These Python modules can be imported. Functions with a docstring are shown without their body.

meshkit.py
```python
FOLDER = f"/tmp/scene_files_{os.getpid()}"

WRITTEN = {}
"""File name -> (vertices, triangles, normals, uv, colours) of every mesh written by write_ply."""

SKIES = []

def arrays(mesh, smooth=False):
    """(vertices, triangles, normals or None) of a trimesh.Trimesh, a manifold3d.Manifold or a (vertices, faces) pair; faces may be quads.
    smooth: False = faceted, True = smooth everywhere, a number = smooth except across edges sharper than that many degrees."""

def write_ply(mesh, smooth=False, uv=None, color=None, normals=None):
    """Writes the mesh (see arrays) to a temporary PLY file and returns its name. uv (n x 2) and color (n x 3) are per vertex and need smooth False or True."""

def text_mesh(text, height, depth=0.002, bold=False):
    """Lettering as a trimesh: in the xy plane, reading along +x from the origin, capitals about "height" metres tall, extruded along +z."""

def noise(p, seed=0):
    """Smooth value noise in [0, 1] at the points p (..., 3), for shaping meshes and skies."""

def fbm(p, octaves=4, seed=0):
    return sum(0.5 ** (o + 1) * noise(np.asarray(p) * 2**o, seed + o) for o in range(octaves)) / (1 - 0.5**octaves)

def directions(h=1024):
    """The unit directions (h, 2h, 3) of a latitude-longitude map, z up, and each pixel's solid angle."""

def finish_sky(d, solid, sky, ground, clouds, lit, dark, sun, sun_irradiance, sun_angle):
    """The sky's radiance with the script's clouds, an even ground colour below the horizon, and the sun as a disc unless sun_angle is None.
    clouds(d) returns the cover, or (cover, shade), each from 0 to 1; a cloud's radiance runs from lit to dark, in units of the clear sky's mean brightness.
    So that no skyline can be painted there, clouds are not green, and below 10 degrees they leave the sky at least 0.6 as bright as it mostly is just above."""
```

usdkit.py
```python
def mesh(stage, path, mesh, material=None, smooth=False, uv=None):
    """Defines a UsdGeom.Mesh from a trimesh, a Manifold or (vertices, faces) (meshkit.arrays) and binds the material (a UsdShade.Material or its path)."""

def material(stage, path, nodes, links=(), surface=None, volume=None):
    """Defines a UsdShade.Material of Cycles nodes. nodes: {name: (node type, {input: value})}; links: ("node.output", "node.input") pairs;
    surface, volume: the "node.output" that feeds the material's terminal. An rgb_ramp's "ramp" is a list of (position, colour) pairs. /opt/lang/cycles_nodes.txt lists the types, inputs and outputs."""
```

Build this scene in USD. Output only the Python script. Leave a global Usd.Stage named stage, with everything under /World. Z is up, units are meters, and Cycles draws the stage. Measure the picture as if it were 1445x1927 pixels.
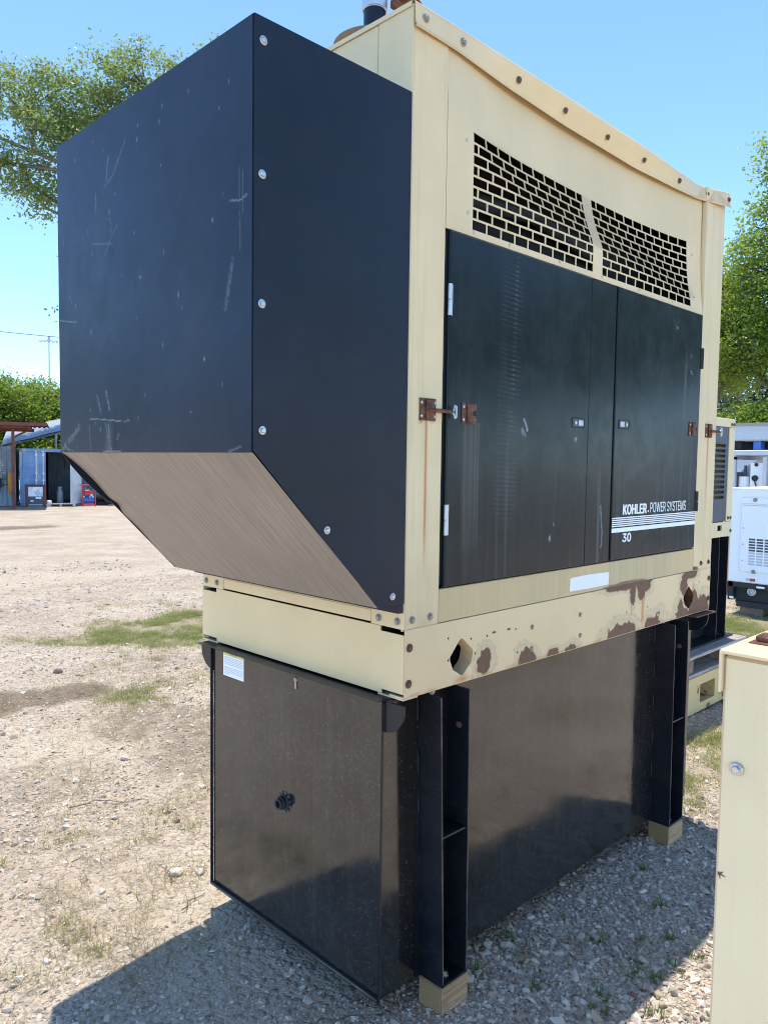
import math, random
import numpy as np
import trimesh
from shapely.geometry import Polygon, box as sbox, Point, LineString
from shapely import affinity
from pxr import Usd, UsdGeom, UsdLux, UsdShade, Gf, Sdf, Vt
import usdkit, meshkit

stage = Usd.Stage.CreateInMemory()
UsdGeom.SetStageUpAxis(stage, UsdGeom.Tokens.z)
UsdGeom.SetStageMetersPerUnit(stage, 1.0)
UsdGeom.Xform.Define(stage, '/World')
UsdGeom.Scope.Define(stage, '/World/Looks')
rng = np.random.default_rng(7)

# ------------------------------------------------------------------ camera, sky, sun, exposure
CAM = np.array([-1.5365, -1.4588, 1.65])
YAW, PITCH, ROLL, FOC = math.radians(45.137), math.radians(-3.662), math.radians(0.796), 1459.6
EXPOSURE = 1.45
SKY_STRENGTH = 0.15
SUN_INTENSITY = 0.56
SUN_DIR = np.array([0.088, 0.149, 1.0]); SUN_DIR /= np.linalg.norm(SUN_DIR)
cam = UsdGeom.Camera.Define(stage, '/World/camera')
_f = np.array([math.cos(PITCH) * math.cos(YAW), math.cos(PITCH) * math.sin(YAW), math.sin(PITCH)])
_r = np.array([math.sin(YAW), -math.cos(YAW), 0]); _u = np.cross(_r, _f)
_r2 = math.cos(ROLL) * _r + math.sin(ROLL) * _u; _u2 = -math.sin(ROLL) * _r + math.cos(ROLL) * _u
cam.AddTransformOp().Set(Gf.Matrix4d(*_r2, 0, *_u2, 0, *(-_f), 0, *CAM, 1))
cam.CreateHorizontalApertureAttr(36.0); cam.CreateVerticalApertureAttr(36.0 * 1024 / 767)
cam.CreateFocalLengthAttr(36.0 * FOC / 1445)
cam.CreateClippingRangeAttr(Gf.Vec2f(0.05, 2000))
cam.CreateExposureAttr(EXPOSURE)


class R:
    def __init__(s, name): s._n = name
    def __getattr__(s, k): return '@' + s._n + '.' + k


class G:
    """small node graph builder: outputs are '@node.socket' strings"""
    def __init__(s): s.n, s.l = {}, []
    def __call__(s, kind, **kw):
        name = f'n{len(s.n)}'; inp = {}
        for k, v in kw.items():
            if isinstance(v, R): v = v.color
            if isinstance(v, str) and v.startswith('@'): s.l.append((v[1:], f'{name}.{k}'))
            else: inp[k] = v
        s.n[name] = (kind, inp); return R(name)
    def pos(s): return s('geometry').position
    def math(s, op, a, b=0.0, c=0.0): return s('math', math_type=op, value1=a, value2=b, value3=c).value
    def mix(s, fac, a, b, bt='mix'): return s('mix_color', blend_type=bt, fac=fac, a=a, b=b).result
    def ss(s, v, lo, hi, t0=0.0, t1=1.0): return s('map_range', range_type='smoothstep', value=v, from_min=lo, from_max=hi, to_min=t0, to_max=t1, clamp=True).result
    def noise(s, vec, scale, detail=4, rough=0.55, dist=0.0): return s('noise_texture', vector=vec, scale=scale, detail=detail, roughness=rough, distortion=dist).fac
    def map(s, vec, sc=(1, 1, 1), rot=(0, 0, 0), loc=(0, 0, 0)): return s('mapping', vector=vec, scale=sc, rotation=rot, location=loc).vector
    def done(s, name, surf): return usdkit.material(stage, '/World/Looks/' + name, s.n, s.l, surface=surf[1:])


# sky
g = G()
sky = g('sky_texture', sky_type='single_scattering', sun_disc=False, sun_elevation=math.asin(SUN_DIR[2]), sun_rotation=math.atan2(SUN_DIR[0], SUN_DIR[1]), altitude=50.0, air_density=0.65, aerosol_density=0.0, ozone_density=4.5)
bg = g('background_shader', color=g.mix(1.0, sky.color, (.90, .97, .95), 'multiply'), strength=SKY_STRENGTH)
sky_mat = g.done('sky_material', bg.background)
dome = UsdLux.DomeLight.Define(stage, '/World/sky')
UsdShade.MaterialBindingAPI.Apply(dome.GetPrim()).Bind(sky_mat)
dome.GetPrim().SetCustomDataByKey('kind', 'structure')
sun = UsdLux.DistantLight.Define(stage, '/World/sun')
sun.CreateIntensityAttr(SUN_INTENSITY); sun.CreateAngleAttr(0.53); sun.CreateNormalizeAttr(True)
sun.CreateColorAttr(Gf.Vec3f(1.0, 0.95, 0.87))
sun.AddTransformOp().Set(Gf.Matrix4d().SetRotate(Gf.Rotation(Gf.Vec3d(0, 0, 1), Gf.Vec3d(*map(float, SUN_DIR)))))


# ------------------------------------------------------------------ scene helpers
USED = {}
def path_for(parent, name):
    base = (parent if parent else '/World') + '/' + name
    k = USED.get(base, -1) + 1; USED[base] = k
    return base if k == 0 else f'{base}_{k:03d}'

class T:
    def __init__(s, path, org): s.path, s.org = path, np.array(org, float)

def tag(prim, label=None, cat=None, group=None, kind=None):
    for k, v in (('label', label), ('category', cat), ('group', group), ('kind', kind)):
        if v: prim.SetCustomDataByKey(k, v)

def thing(name, label, cat, loc=(0, 0, 0), rotz=0.0, group=None, shift=True):
    """shift=True: part meshes are given in world coordinates; False: in the thing's own coordinates"""
    p = path_for(None, name); x = UsdGeom.Xform.Define(stage, p)
    x.AddTranslateOp().Set(Gf.Vec3d(*map(float, loc)))
    if rotz: x.AddRotateZOp().Set(math.degrees(rotz))
    tag(x.GetPrim(), label, cat, group)
    return T(p, loc if shift else (0, 0, 0))

def VF(m):
    if hasattr(m, 'to_mesh'):
        q = m.to_mesh(); return q.vert_properties[:, :3].astype(float), q.tri_verts.astype(int)
    if isinstance(m, (tuple, list)) and not isinstance(m[0], trimesh.Trimesh) and not (isinstance(m[0], (tuple, list))): return np.asarray(m[0], float), np.asarray(m[1], int)
    if isinstance(m, trimesh.Trimesh): return np.array(m.vertices), np.array(m.faces)
    vs, fs, o = [], [], 0
    for q in m:
        v, f = VF(q); vs.append(v); fs.append(f + o); o += len(v)
    return np.vstack(vs), np.vstack(fs)

def part(name, m, mat, parent, smooth=False, label=None, wear=None, kind=None):
    """one Mesh prim; parent: a T (thing or part); returns T of the new part"""
    v, f = VF(m); pp = path_for(parent.path if parent else None, name); org = parent.org if parent else np.zeros(3)
    pr = usdkit.mesh(stage, pp, (v - org, f), mat, smooth=False if wear is not None else smooth)
    if wear is not None:
        UsdGeom.PrimvarsAPI(pr).CreatePrimvar('wear', Sdf.ValueTypeNames.Color3fArray, 'vertex').Set(Vt.Vec3fArray.FromNumpy(np.asarray(wear, np.float32)))
    tag(pr.GetPrim(), label, kind=kind)
    return T(pp, org)

def solo(name, m, mat, label, cat=None, group=None, kind=None, smooth=False):
    t = part(name, m, mat, None, smooth); tag(stage.GetPrimAtPath(t.path), label, cat, group, kind); return t

def copy_thing(src, name, loc, rotz=0.0, label=None, cat=None, group=None):
    p = path_for(None, name); x = UsdGeom.Xform.Define(stage, p)
    x.GetPrim().GetReferences().AddInternalReference(src.path)
    x.GetPrim().SetInstanceable(True)
    x.ClearXformOpOrder()
    x.AddTranslateOp(opSuffix='place').Set(Gf.Vec3d(*map(float, loc)))
    if rotz: x.AddRotateZOp(opSuffix='place').Set(math.degrees(rotz))
    tag(x.GetPrim(), label, cat, group); return T(p, loc)

def cat(*ms): return VF(list(ms))

def bx(x0, x1, y0, y1, z0, z1, c=0.0):
    """box with optionally chamfered edges"""
    lo, hi = np.minimum([x0, y0, z0], [x1, y1, z1]), np.maximum([x0, y0, z0], [x1, y1, z1])
    c = min(c, 0.45 * float((hi - lo).min()))
    if c <= 0:
        b = trimesh.creation.box(extents=hi - lo); b.apply_translation((lo + hi) / 2); return VF(b)
    pts = []
    for sx in (0, 1):
        for sy in (0, 1):
            for sz in (0, 1):
                p = np.array([hi[0] if sx else lo[0], hi[1] if sy else lo[1], hi[2] if sz else lo[2]])
                d = np.array([-1 if sx else 1, -1 if sy else 1, -1 if sz else 1]) * c
                for a in range(3):
                    q = p + d; q[a] = p[a]; pts.append(q)
    return VF(trimesh.convex.convex_hull(np.array(pts)))

def frame(axis):
    a = np.asarray(axis, float); a /= np.linalg.norm(a)
    u = np.cross(a, [0, 0, 1.0] if abs(a[2]) < .9 else [1.0, 0, 0]); u /= np.linalg.norm(u)
    return u, np.cross(a, u), a

def lathe(prof, org, axis, n=20, cap=True):
    """prof: (r, h) pairs along the axis"""
    u, w, a = frame(axis); prof = list(prof)
    if cap: prof = [(0, prof[0][1])] + prof + [(0, prof[-1][1])]
    t = np.arange(n) * 2 * np.pi / n
    v = np.concatenate([org + a * h + r * (np.cos(t)[:, None] * u + np.sin(t)[:, None] * w) for r, h in prof])
    f = []
    for i in range(len(prof) - 1):
        for j in range(n):
            k = (j + 1) % n; A, B, C_, D = i * n + j, i * n + k, (i + 1) * n + k, (i + 1) * n + j
            f += [(A, B, C_), (A, C_, D)]
    return v, np.array(f)

def tube(pts, r, n=8, caps=True):
    p = np.asarray(pts, float); rr = np.broadcast_to(r, (len(p),))
    t = np.gradient(p, axis=0); t /= np.linalg.norm(t, axis=1, keepdims=True) + 1e-12
    ref = np.where(np.abs(t[:, 2:]) < .9, [[0, 0, 1.0]], [[1.0, 0, 0]])
    a = np.cross(t, ref); a /= np.linalg.norm(a, axis=1, keepdims=True) + 1e-12; b = np.cross(t, a)
    ang = np.arange(n) * 2 * np.pi / n
    v = (p[:, None] + rr[:, None, None] * (np.cos(ang)[None, :, None] * a[:, None] + np.sin(ang)[None, :, None] * b[:, None])).reshape(-1, 3)
    i, j = np.meshgrid(np.arange(len(p) - 1), np.arange(n), indexing='ij'); k = (j + 1) % n
    A, B, C_, D = i * n + j, i * n + k, (i + 1) * n + k, (i + 1) * n + j
    f = np.vstack([np.stack([A, C_, B], -1).reshape(-1, 3), np.stack([A, D, C_], -1).reshape(-1, 3)])
    if caps:
        e = (len(p) - 1) * n
        f = np.vstack([f, [(0, q, q + 1) for q in range(1, n - 1)], [(e, e + q + 1, e + q) for q in range(1, n - 1)]])
    return v, f

def grid(us, vs, fn, flip=False):
    """sheet over parameters us x vs; fn(U, V) -> (..., 3)"""
    U, V = np.meshgrid(us, vs, indexing='ij'); P = np.asarray(fn(U, V)).reshape(-1, 3); n = len(vs)
    i, j = np.meshgrid(np.arange(len(us) - 1), np.arange(n - 1), indexing='ij')
    A, B, C_, D = i * n + j, (i + 1) * n + j, (i + 1) * n + j + 1, i * n + j + 1
    f = np.concatenate([np.stack([A, B, C_], -1).reshape(-1, 3), np.stack([A, C_, D], -1).reshape(-1, 3)])
    return P, (f[:, ::-1] if flip else f), U.ravel(), V.ravel()

def extr(poly, plane, a, b):
    """shapely polygon extruded: plane 'xz' between y=a..b, 'yz' between x=a..b, 'xy' between z=a..b"""
    m = trimesh.creation.extrude_polygon(poly, abs(b - a), engine='earcut'); v = np.array(m.vertices); lo = min(a, b); f = np.array(m.faces)
    if plane == 'xy': w = np.stack([v[:, 0], v[:, 1], v[:, 2] + lo], 1)
    elif plane == 'xz': w = np.stack([v[:, 0], v[:, 2] + lo, v[:, 1]], 1); f = f[:, ::-1]
    else: w = np.stack([v[:, 2] + lo, v[:, 0], v[:, 1]], 1)
    return w, f

def bolt(org, axis, r=.008, h=.007, seed=0):
    """hex head on a round washer"""
    o = np.asarray(org, float); u, w, a = frame(axis)
    m = [lathe([(r * 1.45, 0), (r * 1.45, .0018), (r * 1.25, .0028)], o, axis, 14)]
    rot = (seed * 0.7) % 1.05; t = np.arange(6) * np.pi / 3 + rot
    ring = lambda q, hh: o + a * hh + q * (np.cos(t)[:, None] * u + np.sin(t)[:, None] * w)
    pts = np.vstack([ring(r * .95, .0025), ring(r * .95, h * .8), ring(r * .7, h)])
    m.append(VF(trimesh.convex.convex_hull(pts)))
    return cat(*m)

def fbm(p, oct_=4, seed=0): return meshkit.fbm(p, oct_, seed)
def n2(U, V, s, seed=0, oct_=4, sv=None): return fbm(np.stack([U * s, V * (sv or s), np.full_like(U, seed * 3.7)], -1), oct_, seed)
def sst(x, a, b):
    t = np.clip((x - a) / (b - a), 0, 1); return t * t * (3 - 2 * t)
def segd(U, V, pl):
    d = np.full(U.shape, 9.0)
    for (a, b), (c, e) in zip(pl[:-1], pl[1:]):
        L2 = (c - a) ** 2 + (e - b) ** 2 + 1e-12; t = np.clip(((U - a) * (c - a) + (V - b) * (e - b)) / L2, 0, 1)
        d = np.minimum(d, np.hypot(U - a - t * (c - a), V - b - t * (e - b)))
    return d

# ------------------------------------------------------------------ materials
def simple(name, col, rough=.5, metal=0.0, var=.12, scale=12.0, spec=.5, bump=0.0, bscale=60.0, coat=0.0):
    g = G(); p = g.pos(); n = g.noise(p, scale, 5, .6)
    c = g.mix(n, tuple(np.array(col) * (1 - var)), tuple(np.clip(np.array(col) * (1 + var), 0, 1)))
    kw = dict(base_color=c, roughness=g.ss(n, .2, .8, max(.04, rough - .08), min(1, rough + .08)), metallic=metal, specular_ior_level=spec)
    if coat: kw.update(coat_weight=coat, coat_roughness=.1)
    if bump: kw['normal'] = g('bump', height=g.noise(p, bscale, 4, .6), strength=1.0, distance=bump).normal
    return g.done(name, g('principled_bsdf', **kw).BSDF)

def cream_paint(name, base=(.66, .495, .27), streak=.0, wear=False, rough=.42):
    g = G(); p = g.pos()
    big = g.noise(p, 2.2, 4, .6); fine = g.noise(g.map(p, (90, 90, 4)), 1.0, 3, .6)
    b = np.array(base)
    c = g.mix(g.ss(big, .3, .72), tuple(b * .93), tuple(np.clip(b * [1.05, 1.05, 1.08], 0, 1)))
    c = g.mix(g.math('multiply', g.ss(fine, .48, .75), .14 + streak * .4), c, tuple(b * [.82, .79, .70]))
    # dirt specks
    vor = g('voronoi_texture', feature='f1', vector=p, scale=38.0, randomness=1.0)
    sp = g.math('multiply', g.ss(vor.distance, .10, .045), g.ss(g.noise(p, 7.0, 2), .55, .68))
    c = g.mix(g.math('multiply', sp, .55), c, (.16, .12, .07))
    r = g.ss(big, .2, .8, rough - .06, rough + .1)
    h = g.math('add', g.math('multiply', g.noise(p, 240.0, 2), .15), g.math('multiply', g.noise(p, 5.0, 2), 1.0))
    if wear:
        w = g('separate_color', color=g('attribute', attribute='wear').color)
        rust = g.mix(g.noise(p, 60.0, 4), (.085, .042, .022), (.20, .10, .055))
        c = g.mix(w.g, c, (.40, .325, .20))
        c = g.mix(w.b, c, g.mix(g.noise(p, 40.0, 3), (.52, .17, .025), (.36, .10, .015)))
        c = g.mix(w.r, c, rust)
        r = g.mix(w.r, r, (.7, .7, .7)) if False else g.math('add', r, g.math('multiply', w.r, .25))
        h = g.math('subtract', h, g.math('multiply', w.r, 1.2))
    bm = g('bump', height=h, strength=.5, distance=.0012)
    return g.done(name, g('principled_bsdf', base_color=c, roughness=r, specular_ior_level=.42, normal=bm.normal).BSDF)

def black_paint(name, base=(.012, .014, .018), rough=.3, dust=(.10, .085, .065), dustamt=.10, specks=0.0, wear=False, streak=0.0, spec=.5, wave=.004):
    g = G(); p = g.pos(); b = np.array(base)
    big = g.noise(p, 1.7, 4, .6); st = g.noise(g.map(p, (34, 34, 1.1)), 1.0, 4, .65)
    c = g.mix(g.ss(big, .35, .7), tuple(b * .8), tuple(b * 1.25))
    d = g.math('multiply', g.ss(g.noise(p, 6.0, 6, .65), .4, .8), dustamt)
    if streak: d = g.math('add', d, g.math('multiply', g.ss(st, .42, .66), streak))
    c = g.mix(d, c, dust)
    r = g.math('add', g.ss(g.noise(p, 9.0, 5, .65), .25, .8, rough - .05, rough + .07), g.math('multiply', d, .5))
    if specks:
        z = g('separate_xyz', vector=p).z
        low = g.ss(z, 1.0, .15, .10, 1.0)
        v1 = g('voronoi_texture', feature='f1', vector=p, scale=210.0)
        s1 = g.math('multiply', g.ss(v1.distance, .26, .12), g.math('greater_than', g('separate_color', color=v1.color).r, g.ss(z, 1.0, .2, .965, .80)))
        v2 = g('voronoi_texture', feature='f1', vector=g.map(p, (1, 1, .45)), scale=110.0)
        s2 = g.math('multiply', g.ss(v2.distance, .13, .05), g.math('greater_than', g('separate_color', color=v2.color).g, .86))
        s = g.math('multiply', g.math('maximum', s1, s2), specks)
        c = g.mix(s, c, (.40, .36, .29)); r = g.math('add', r, g.math('multiply', s, .4))
    if wear:
        w = g('separate_color', color=g('attribute', attribute='wear').color)
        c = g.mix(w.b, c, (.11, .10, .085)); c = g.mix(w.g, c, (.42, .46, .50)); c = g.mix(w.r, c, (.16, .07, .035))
        r = g.math('add', r, g.math('multiply', g.math('maximum', w.g, w.b), .3))
    h = g.math('add', g.noise(p, 3.2, 2, .5), g.math('multiply', g.noise(p, 260.0, 2), .02))
    bm = g('bump', height=h, strength=.6, distance=wave)
    return g.done(name, g('principled_bsdf', base_color=c, roughness=r, specular_ior_level=spec, normal=bm.normal).BSDF)

M = {}
M['cream'] = cream_paint('cream_paint')
M['cream_wear'] = cream_paint('cream_paint_worn', wear=True)
M['cream_dirty'] = cream_paint('cream_paint_dirty', base=(.54, .395, .19), streak=.8, wear=True)
M['cream_fg'] = cream_paint('cream_paint_near', base=(.71, .55, .325), rough=.5)
M['cream_far'] = cream_paint('cream_paint_far', base=(.68, .55, .32))
M['black'] = black_paint('black_paint_scoop', rough=.34, dustamt=.03, wear=True, base=(.008, .013, .024), spec=.25)
M['black_side'] = black_paint('black_paint_side', rough=.36, dustamt=.03, base=(.006, .009, .016), spec=.28)
M['door'] = black_paint('black_paint_door', rough=.20, dustamt=.035, wear=True, base=(.007, .010, .011), streak=.025, spec=.25)
M['tank'] = black_paint('black_paint_tank', rough=.11, dustamt=.05, specks=.75, streak=.035, base=(.008, .0075, .0075), wave=.002, spec=.95)
M['tank_flange'] = black_paint('black_paint_steel', rough=.34, dustamt=.07, specks=.35, base=(.006, .007, .010), wave=.002, spec=.35)
M['edge'] = black_paint('worn_and_highlight_edge', rough=.45, dust=(.30, .27, .22), dustamt=.75, base=(.05, .045, .04))  # pale coat, also the painted highlight on leg and flange edges
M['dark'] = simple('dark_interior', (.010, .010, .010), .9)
M['zinc'] = simple('zinc_bolt', (.52, .52, .50), .32, .9, .2, 300)
M['bolt_old'] = simple('weathered_bolt', (.30, .27, .24), .5, .7, .3, 400)
M['bolt_rust'] = simple('rusty_bolt', (.13, .065, .04), .75, .1, .45, 300)
M['white'] = simple('white_vinyl', (.74, .75, .74), .45, 0, .03)
M['galv'] = simple('galvanised_metal', (.50, .52, .54), .38, .8, .18, 30)
M['white_enamel'] = simple('white_enamel', (.72, .74, .77), .35, 0, .04, 3)
M['grey_panel'] = simple('grey_panel', (.42, .45, .48), .5, 0, .08, 3)
M['grey_light'] = simple('light_grey_steel', (.46, .47, .49), .5, .3, .2, 6)
M['red'] = simple('red_paint', (.45, .03, .03), .4, 0, .15, 8)
M['blue'] = simple('blue_paint', (.03, .12, .42), .4, 0, .15, 8)
M['rubber'] = simple('black_rubber', (.018, .018, .019), .8, 0, .2)
M['yellow_rag'] = simple('yellow_strap', (.55, .28, .04), .8, 0, .25, 9)
M['skirt'] = simple('weathered_grey_brown', (.13, .115, .10), .6, 0, .15, 20)
M['slate'] = simple('slate_panel', (.045, .05, .058), .35, 0, .15, 3)

def rusty(name, a, b, rough=.85, c=(.28, .28, .27), amt=.35, scale=55.0):
    g = G(); p = g.pos(); n = g.noise(p, scale, 6, .7)
    col = g.mix(g.ss(n, .3, .7), a, b); k = g.ss(g.noise(p, scale * .4, 4, .6), 1 - amt - .04, 1 - amt + .04)
    col = g.mix(k, col, c)
    bm = g('bump', height=n, strength=.8, distance=.0015)
    return g.done(name, g('principled_bsdf', base_color=col, roughness=rough, normal=bm.normal).BSDF)
M['rust'] = rusty('rusted_steel', (.06, .022, .014), (.20, .075, .035), amt=.32)
M['rust_roof'] = rusty('red_brown_steel', (.10, .030, .022), (.16, .055, .04), amt=.25, c=(.2, .1, .08), scale=3.0)

# scoop underside: chalky black paint, ground bounce put into its brown, with fine drip lines running down the slope
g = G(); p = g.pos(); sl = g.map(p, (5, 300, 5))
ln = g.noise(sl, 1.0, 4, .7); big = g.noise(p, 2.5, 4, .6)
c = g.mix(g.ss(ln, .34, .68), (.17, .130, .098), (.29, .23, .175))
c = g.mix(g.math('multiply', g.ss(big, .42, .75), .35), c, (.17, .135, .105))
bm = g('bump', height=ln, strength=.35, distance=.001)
M['underside'] = g.done('dusty_bounce_underside', g('principled_bsdf', base_color=c, roughness=.55, specular_ior_level=.4, normal=bm.normal).BSDF)

def wood(name, a, b, axis=0, scale=1.0, grey=0.0):
    g = G(); p = g.pos(); sc = [70.0 * scale] * 3; sc[axis] = 4.0 * scale
    n = g.noise(g.map(p, tuple(sc)), 1.0, 4, .65, .6); q = g.noise(p, 9.0, 4)
    c = g.mix(g.ss(n, .3, .7), a, b); c = g.mix(g.math('multiply', g.ss(q, .5, .8), .5), c, tuple(np.array(a) * .55))
    bm = g('bump', height=n, strength=.6, distance=.001)
    return g.done(name, g('principled_bsdf', base_color=c, roughness=.8, normal=bm.normal).BSDF)
M['timber'] = wood('sawn_timber', (.27, .155, .075), (.46, .30, .16), 0)
M['pallet'] = wood('weathered_pallet_wood', (.23, .19, .155), (.44, .40, .35), 0, .8)
M['pallet_brown'] = wood('brown_pallet_wood', (.13, .085, .06), (.24, .17, .13), 0, .8)
g = G(); p = g.pos()   # end grain: rings about the pith
rg = g('wave_texture', wave_type='rings', rings_direction='x', vector=g.map(p, (1, 1, 1), loc=(0, -.025, -.035)), scale=42.0, distortion=2.5, detail=3.0, detail_scale=2.0)
c = g.mix(g.ss(rg.fac, .3, .7), (.20, .125, .055), (.33, .22, .11)); c = g.mix(g.math('multiply', g.noise(p, 22, 4), .6), c, (.12, .08, .045))
M['endgrain'] = g.done('timber_end_grain', g('principled_bsdf', base_color=c, roughness=.85).BSDF)
g = G(); p = g.pos(); k = g.ss(g.noise(p, 9.0, 5, .7), .56, .62)   # yellow painted steel with rust
c = g.mix(k, (.62, .43, .19), (.20, .085, .04))
M['yellow_steel'] = g.done('yellow_painted_steel', g('principled_bsdf', base_color=c, roughness=.6).BSDF)

def corrugated(name, cols, scale=2.0, rough=.6, metal=.0):
    g = G(); p = g.pos(); n = g.noise(p, scale, 6, .68); s = g.noise(g.map(p, (5, 5, .7)), 1.0, 4, .6)
    c = g.mix(g.ss(n, .3, .7), cols[0], cols[1]); c = g.mix(g.math('multiply', g.ss(s, .52, .66), .7), c, cols[2])
    return g.done(name, g('principled_bsdf', base_color=c, roughness=rough, metallic=metal).BSDF)
M['cont_blue'] = corrugated('faded_blue_paint', ((.10, .20, .42), (.20, .33, .55), (.42, .47, .52)), 1.6)
M['cont_grey'] = corrugated('blue_grey_paint', ((.16, .20, .25), (.25, .30, .35), (.10, .10, .11)), 1.2)
M['cont_door'] = corrugated('worn_grey_door', ((.32, .33, .33), (.45, .46, .46), (.17, .14, .11)), 1.6)
M['roof_grey'] = corrugated('weathered_roof', ((.24, .27, .31), (.34, .37, .41), (.18, .19, .21)), .8, .6, .1)
M['sign_dark'] = simple('dark_sign_face', (.05, .06, .075), .5, 0, .1, 3)
g = G(); p = g.pos(); k = g.ss(g.noise(p, 4.0, 5, .7), .5, .56); c = g.mix(k, (.62, .66, .72), (.40, .45, .52))
M['sign_white'] = g.done('peeling_white_face', g('principled_bsdf', base_color=c, roughness=.6).BSDF)

def leaf_mat(name, dark, mid, light, trans=.35):
    g = G(); rp = g('geometry').random_per_island; p = g.pos(); n = g.noise(p, .6, 3)
    ramp = g('rgb_ramp', fac=g.math('add', g.math('multiply', rp, .75), g.math('multiply', n, .25)), ramp=[(0.0, dark), (.5, mid), (1.0, light)])
    pr = g('principled_bsdf', base_color=ramp.color, roughness=.42, specular_ior_level=.5)
    tl = g('translucent_bsdf', color=g.mix(.5, ramp.color, tuple(np.array(light) * [1.1, 1.25, .6])))
    return g.done(name, g('mix_closure', fac=trans, closure1=pr.BSDF, closure2=tl.BSDF).closure)
M['leaf_oak'] = leaf_mat('oak_leaves', (.11, .16, .055), (.25, .31, .11), (.42, .45, .22), .5)
M['leaf_bright'] = leaf_mat('bright_leaves', (.10, .18, .028), (.28, .38, .05), (.50, .52, .10), .5)
M['leaf_mid'] = leaf_mat('mid_green_leaves', (.065, .13, .028), (.16, .245, .045), (.30, .36, .08), .45)
M['leaf_grey'] = leaf_mat('grey_green_leaves', (.055, .085, .05), (.09, .13, .075), (.14, .17, .10), .3)
M['bark'] = simple('bark', (.12, .095, .075), .9, 0, .3, 6, bump=.01, bscale=14)
M['grass_green'] = leaf_mat('grass_blades', (.20, .24, .06), (.32, .35, .11), (.48, .44, .20), .4)
M['grass_dry'] = leaf_mat('dry_grass_blades', (.28, .21, .11), (.44, .35, .20), (.58, .49, .31), .25)
M['twig'] = simple('twig_bark', (.10, .075, .055), .9, 0, .3, 60)

# gravel stones
g = G(); rn = g('object_info').random; p = g.pos()
ramp = g('rgb_ramp', fac=rn, ramp=[(0, (.30, .24, .18)), (.22, (.46, .38, .285)), (.45, (.60, .52, .415)), (.7, (.76, .695, .60)), (.86, (.40, .37, .33)), (.92, (.30, .17, .115)), (.97, (.16, .15, .14)), (1, (.5, .4, .3))])
c = g.mix(g.math('multiply', g.noise(p, 70, 4, .6), .55), ramp.color, (.46, .38, .28))
bm = g('bump', height=g.noise(p, 180, 4, .6), strength=.6, distance=.002)
M['stone'] = g.done('gravel_stone', g('principled_bsdf', base_color=c, roughness=.9, specular_ior_level=.25, normal=bm.normal).BSDF)
M['rock'] = simple('pale_limestone', (.56, .50, .41), .9, 0, .2, 30, bump=.004, bscale=50)

# ground: crushed limestone, dust, brown soil (wear.r), turf (wear.g), pale dust (wear.b)
g = G(); p = g.pos(); w = g('separate_color', color=g('attribute', attribute='wear').color)
v1 = g('voronoi_texture', feature='f1', vector=p, scale=70.0); v2 = g('voronoi_texture', feature='f1', vector=p, scale=26.0)
sepc = g('separate_color', color=v1.color)
n1 = g.noise(p, 1.1, 6, .62); n2_ = g.noise(p, 9.0, 6, .65); n3 = g.noise(p, 90.0, 4, .6)
base = g.mix(g.ss(n1, .32, .68), (.45, .34, .235), (.60, .485, .36))
base = g.mix(g.math('multiply', g.ss(n2_, .48, .72), .5), base, (.27, .215, .155))
base = g.mix(g.math('multiply', g.ss(sepc.r, .2, .9), .34), base, (.60, .55, .48))
base = g.mix(g.math('multiply', g.math('greater_than', sepc.g, .80), .55), base, (.21, .175, .14))
base = g.mix(g.math('multiply', w.b, .6), base, g.mix(n2_, (.52, .425, .30), (.63, .53, .39)))
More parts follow.
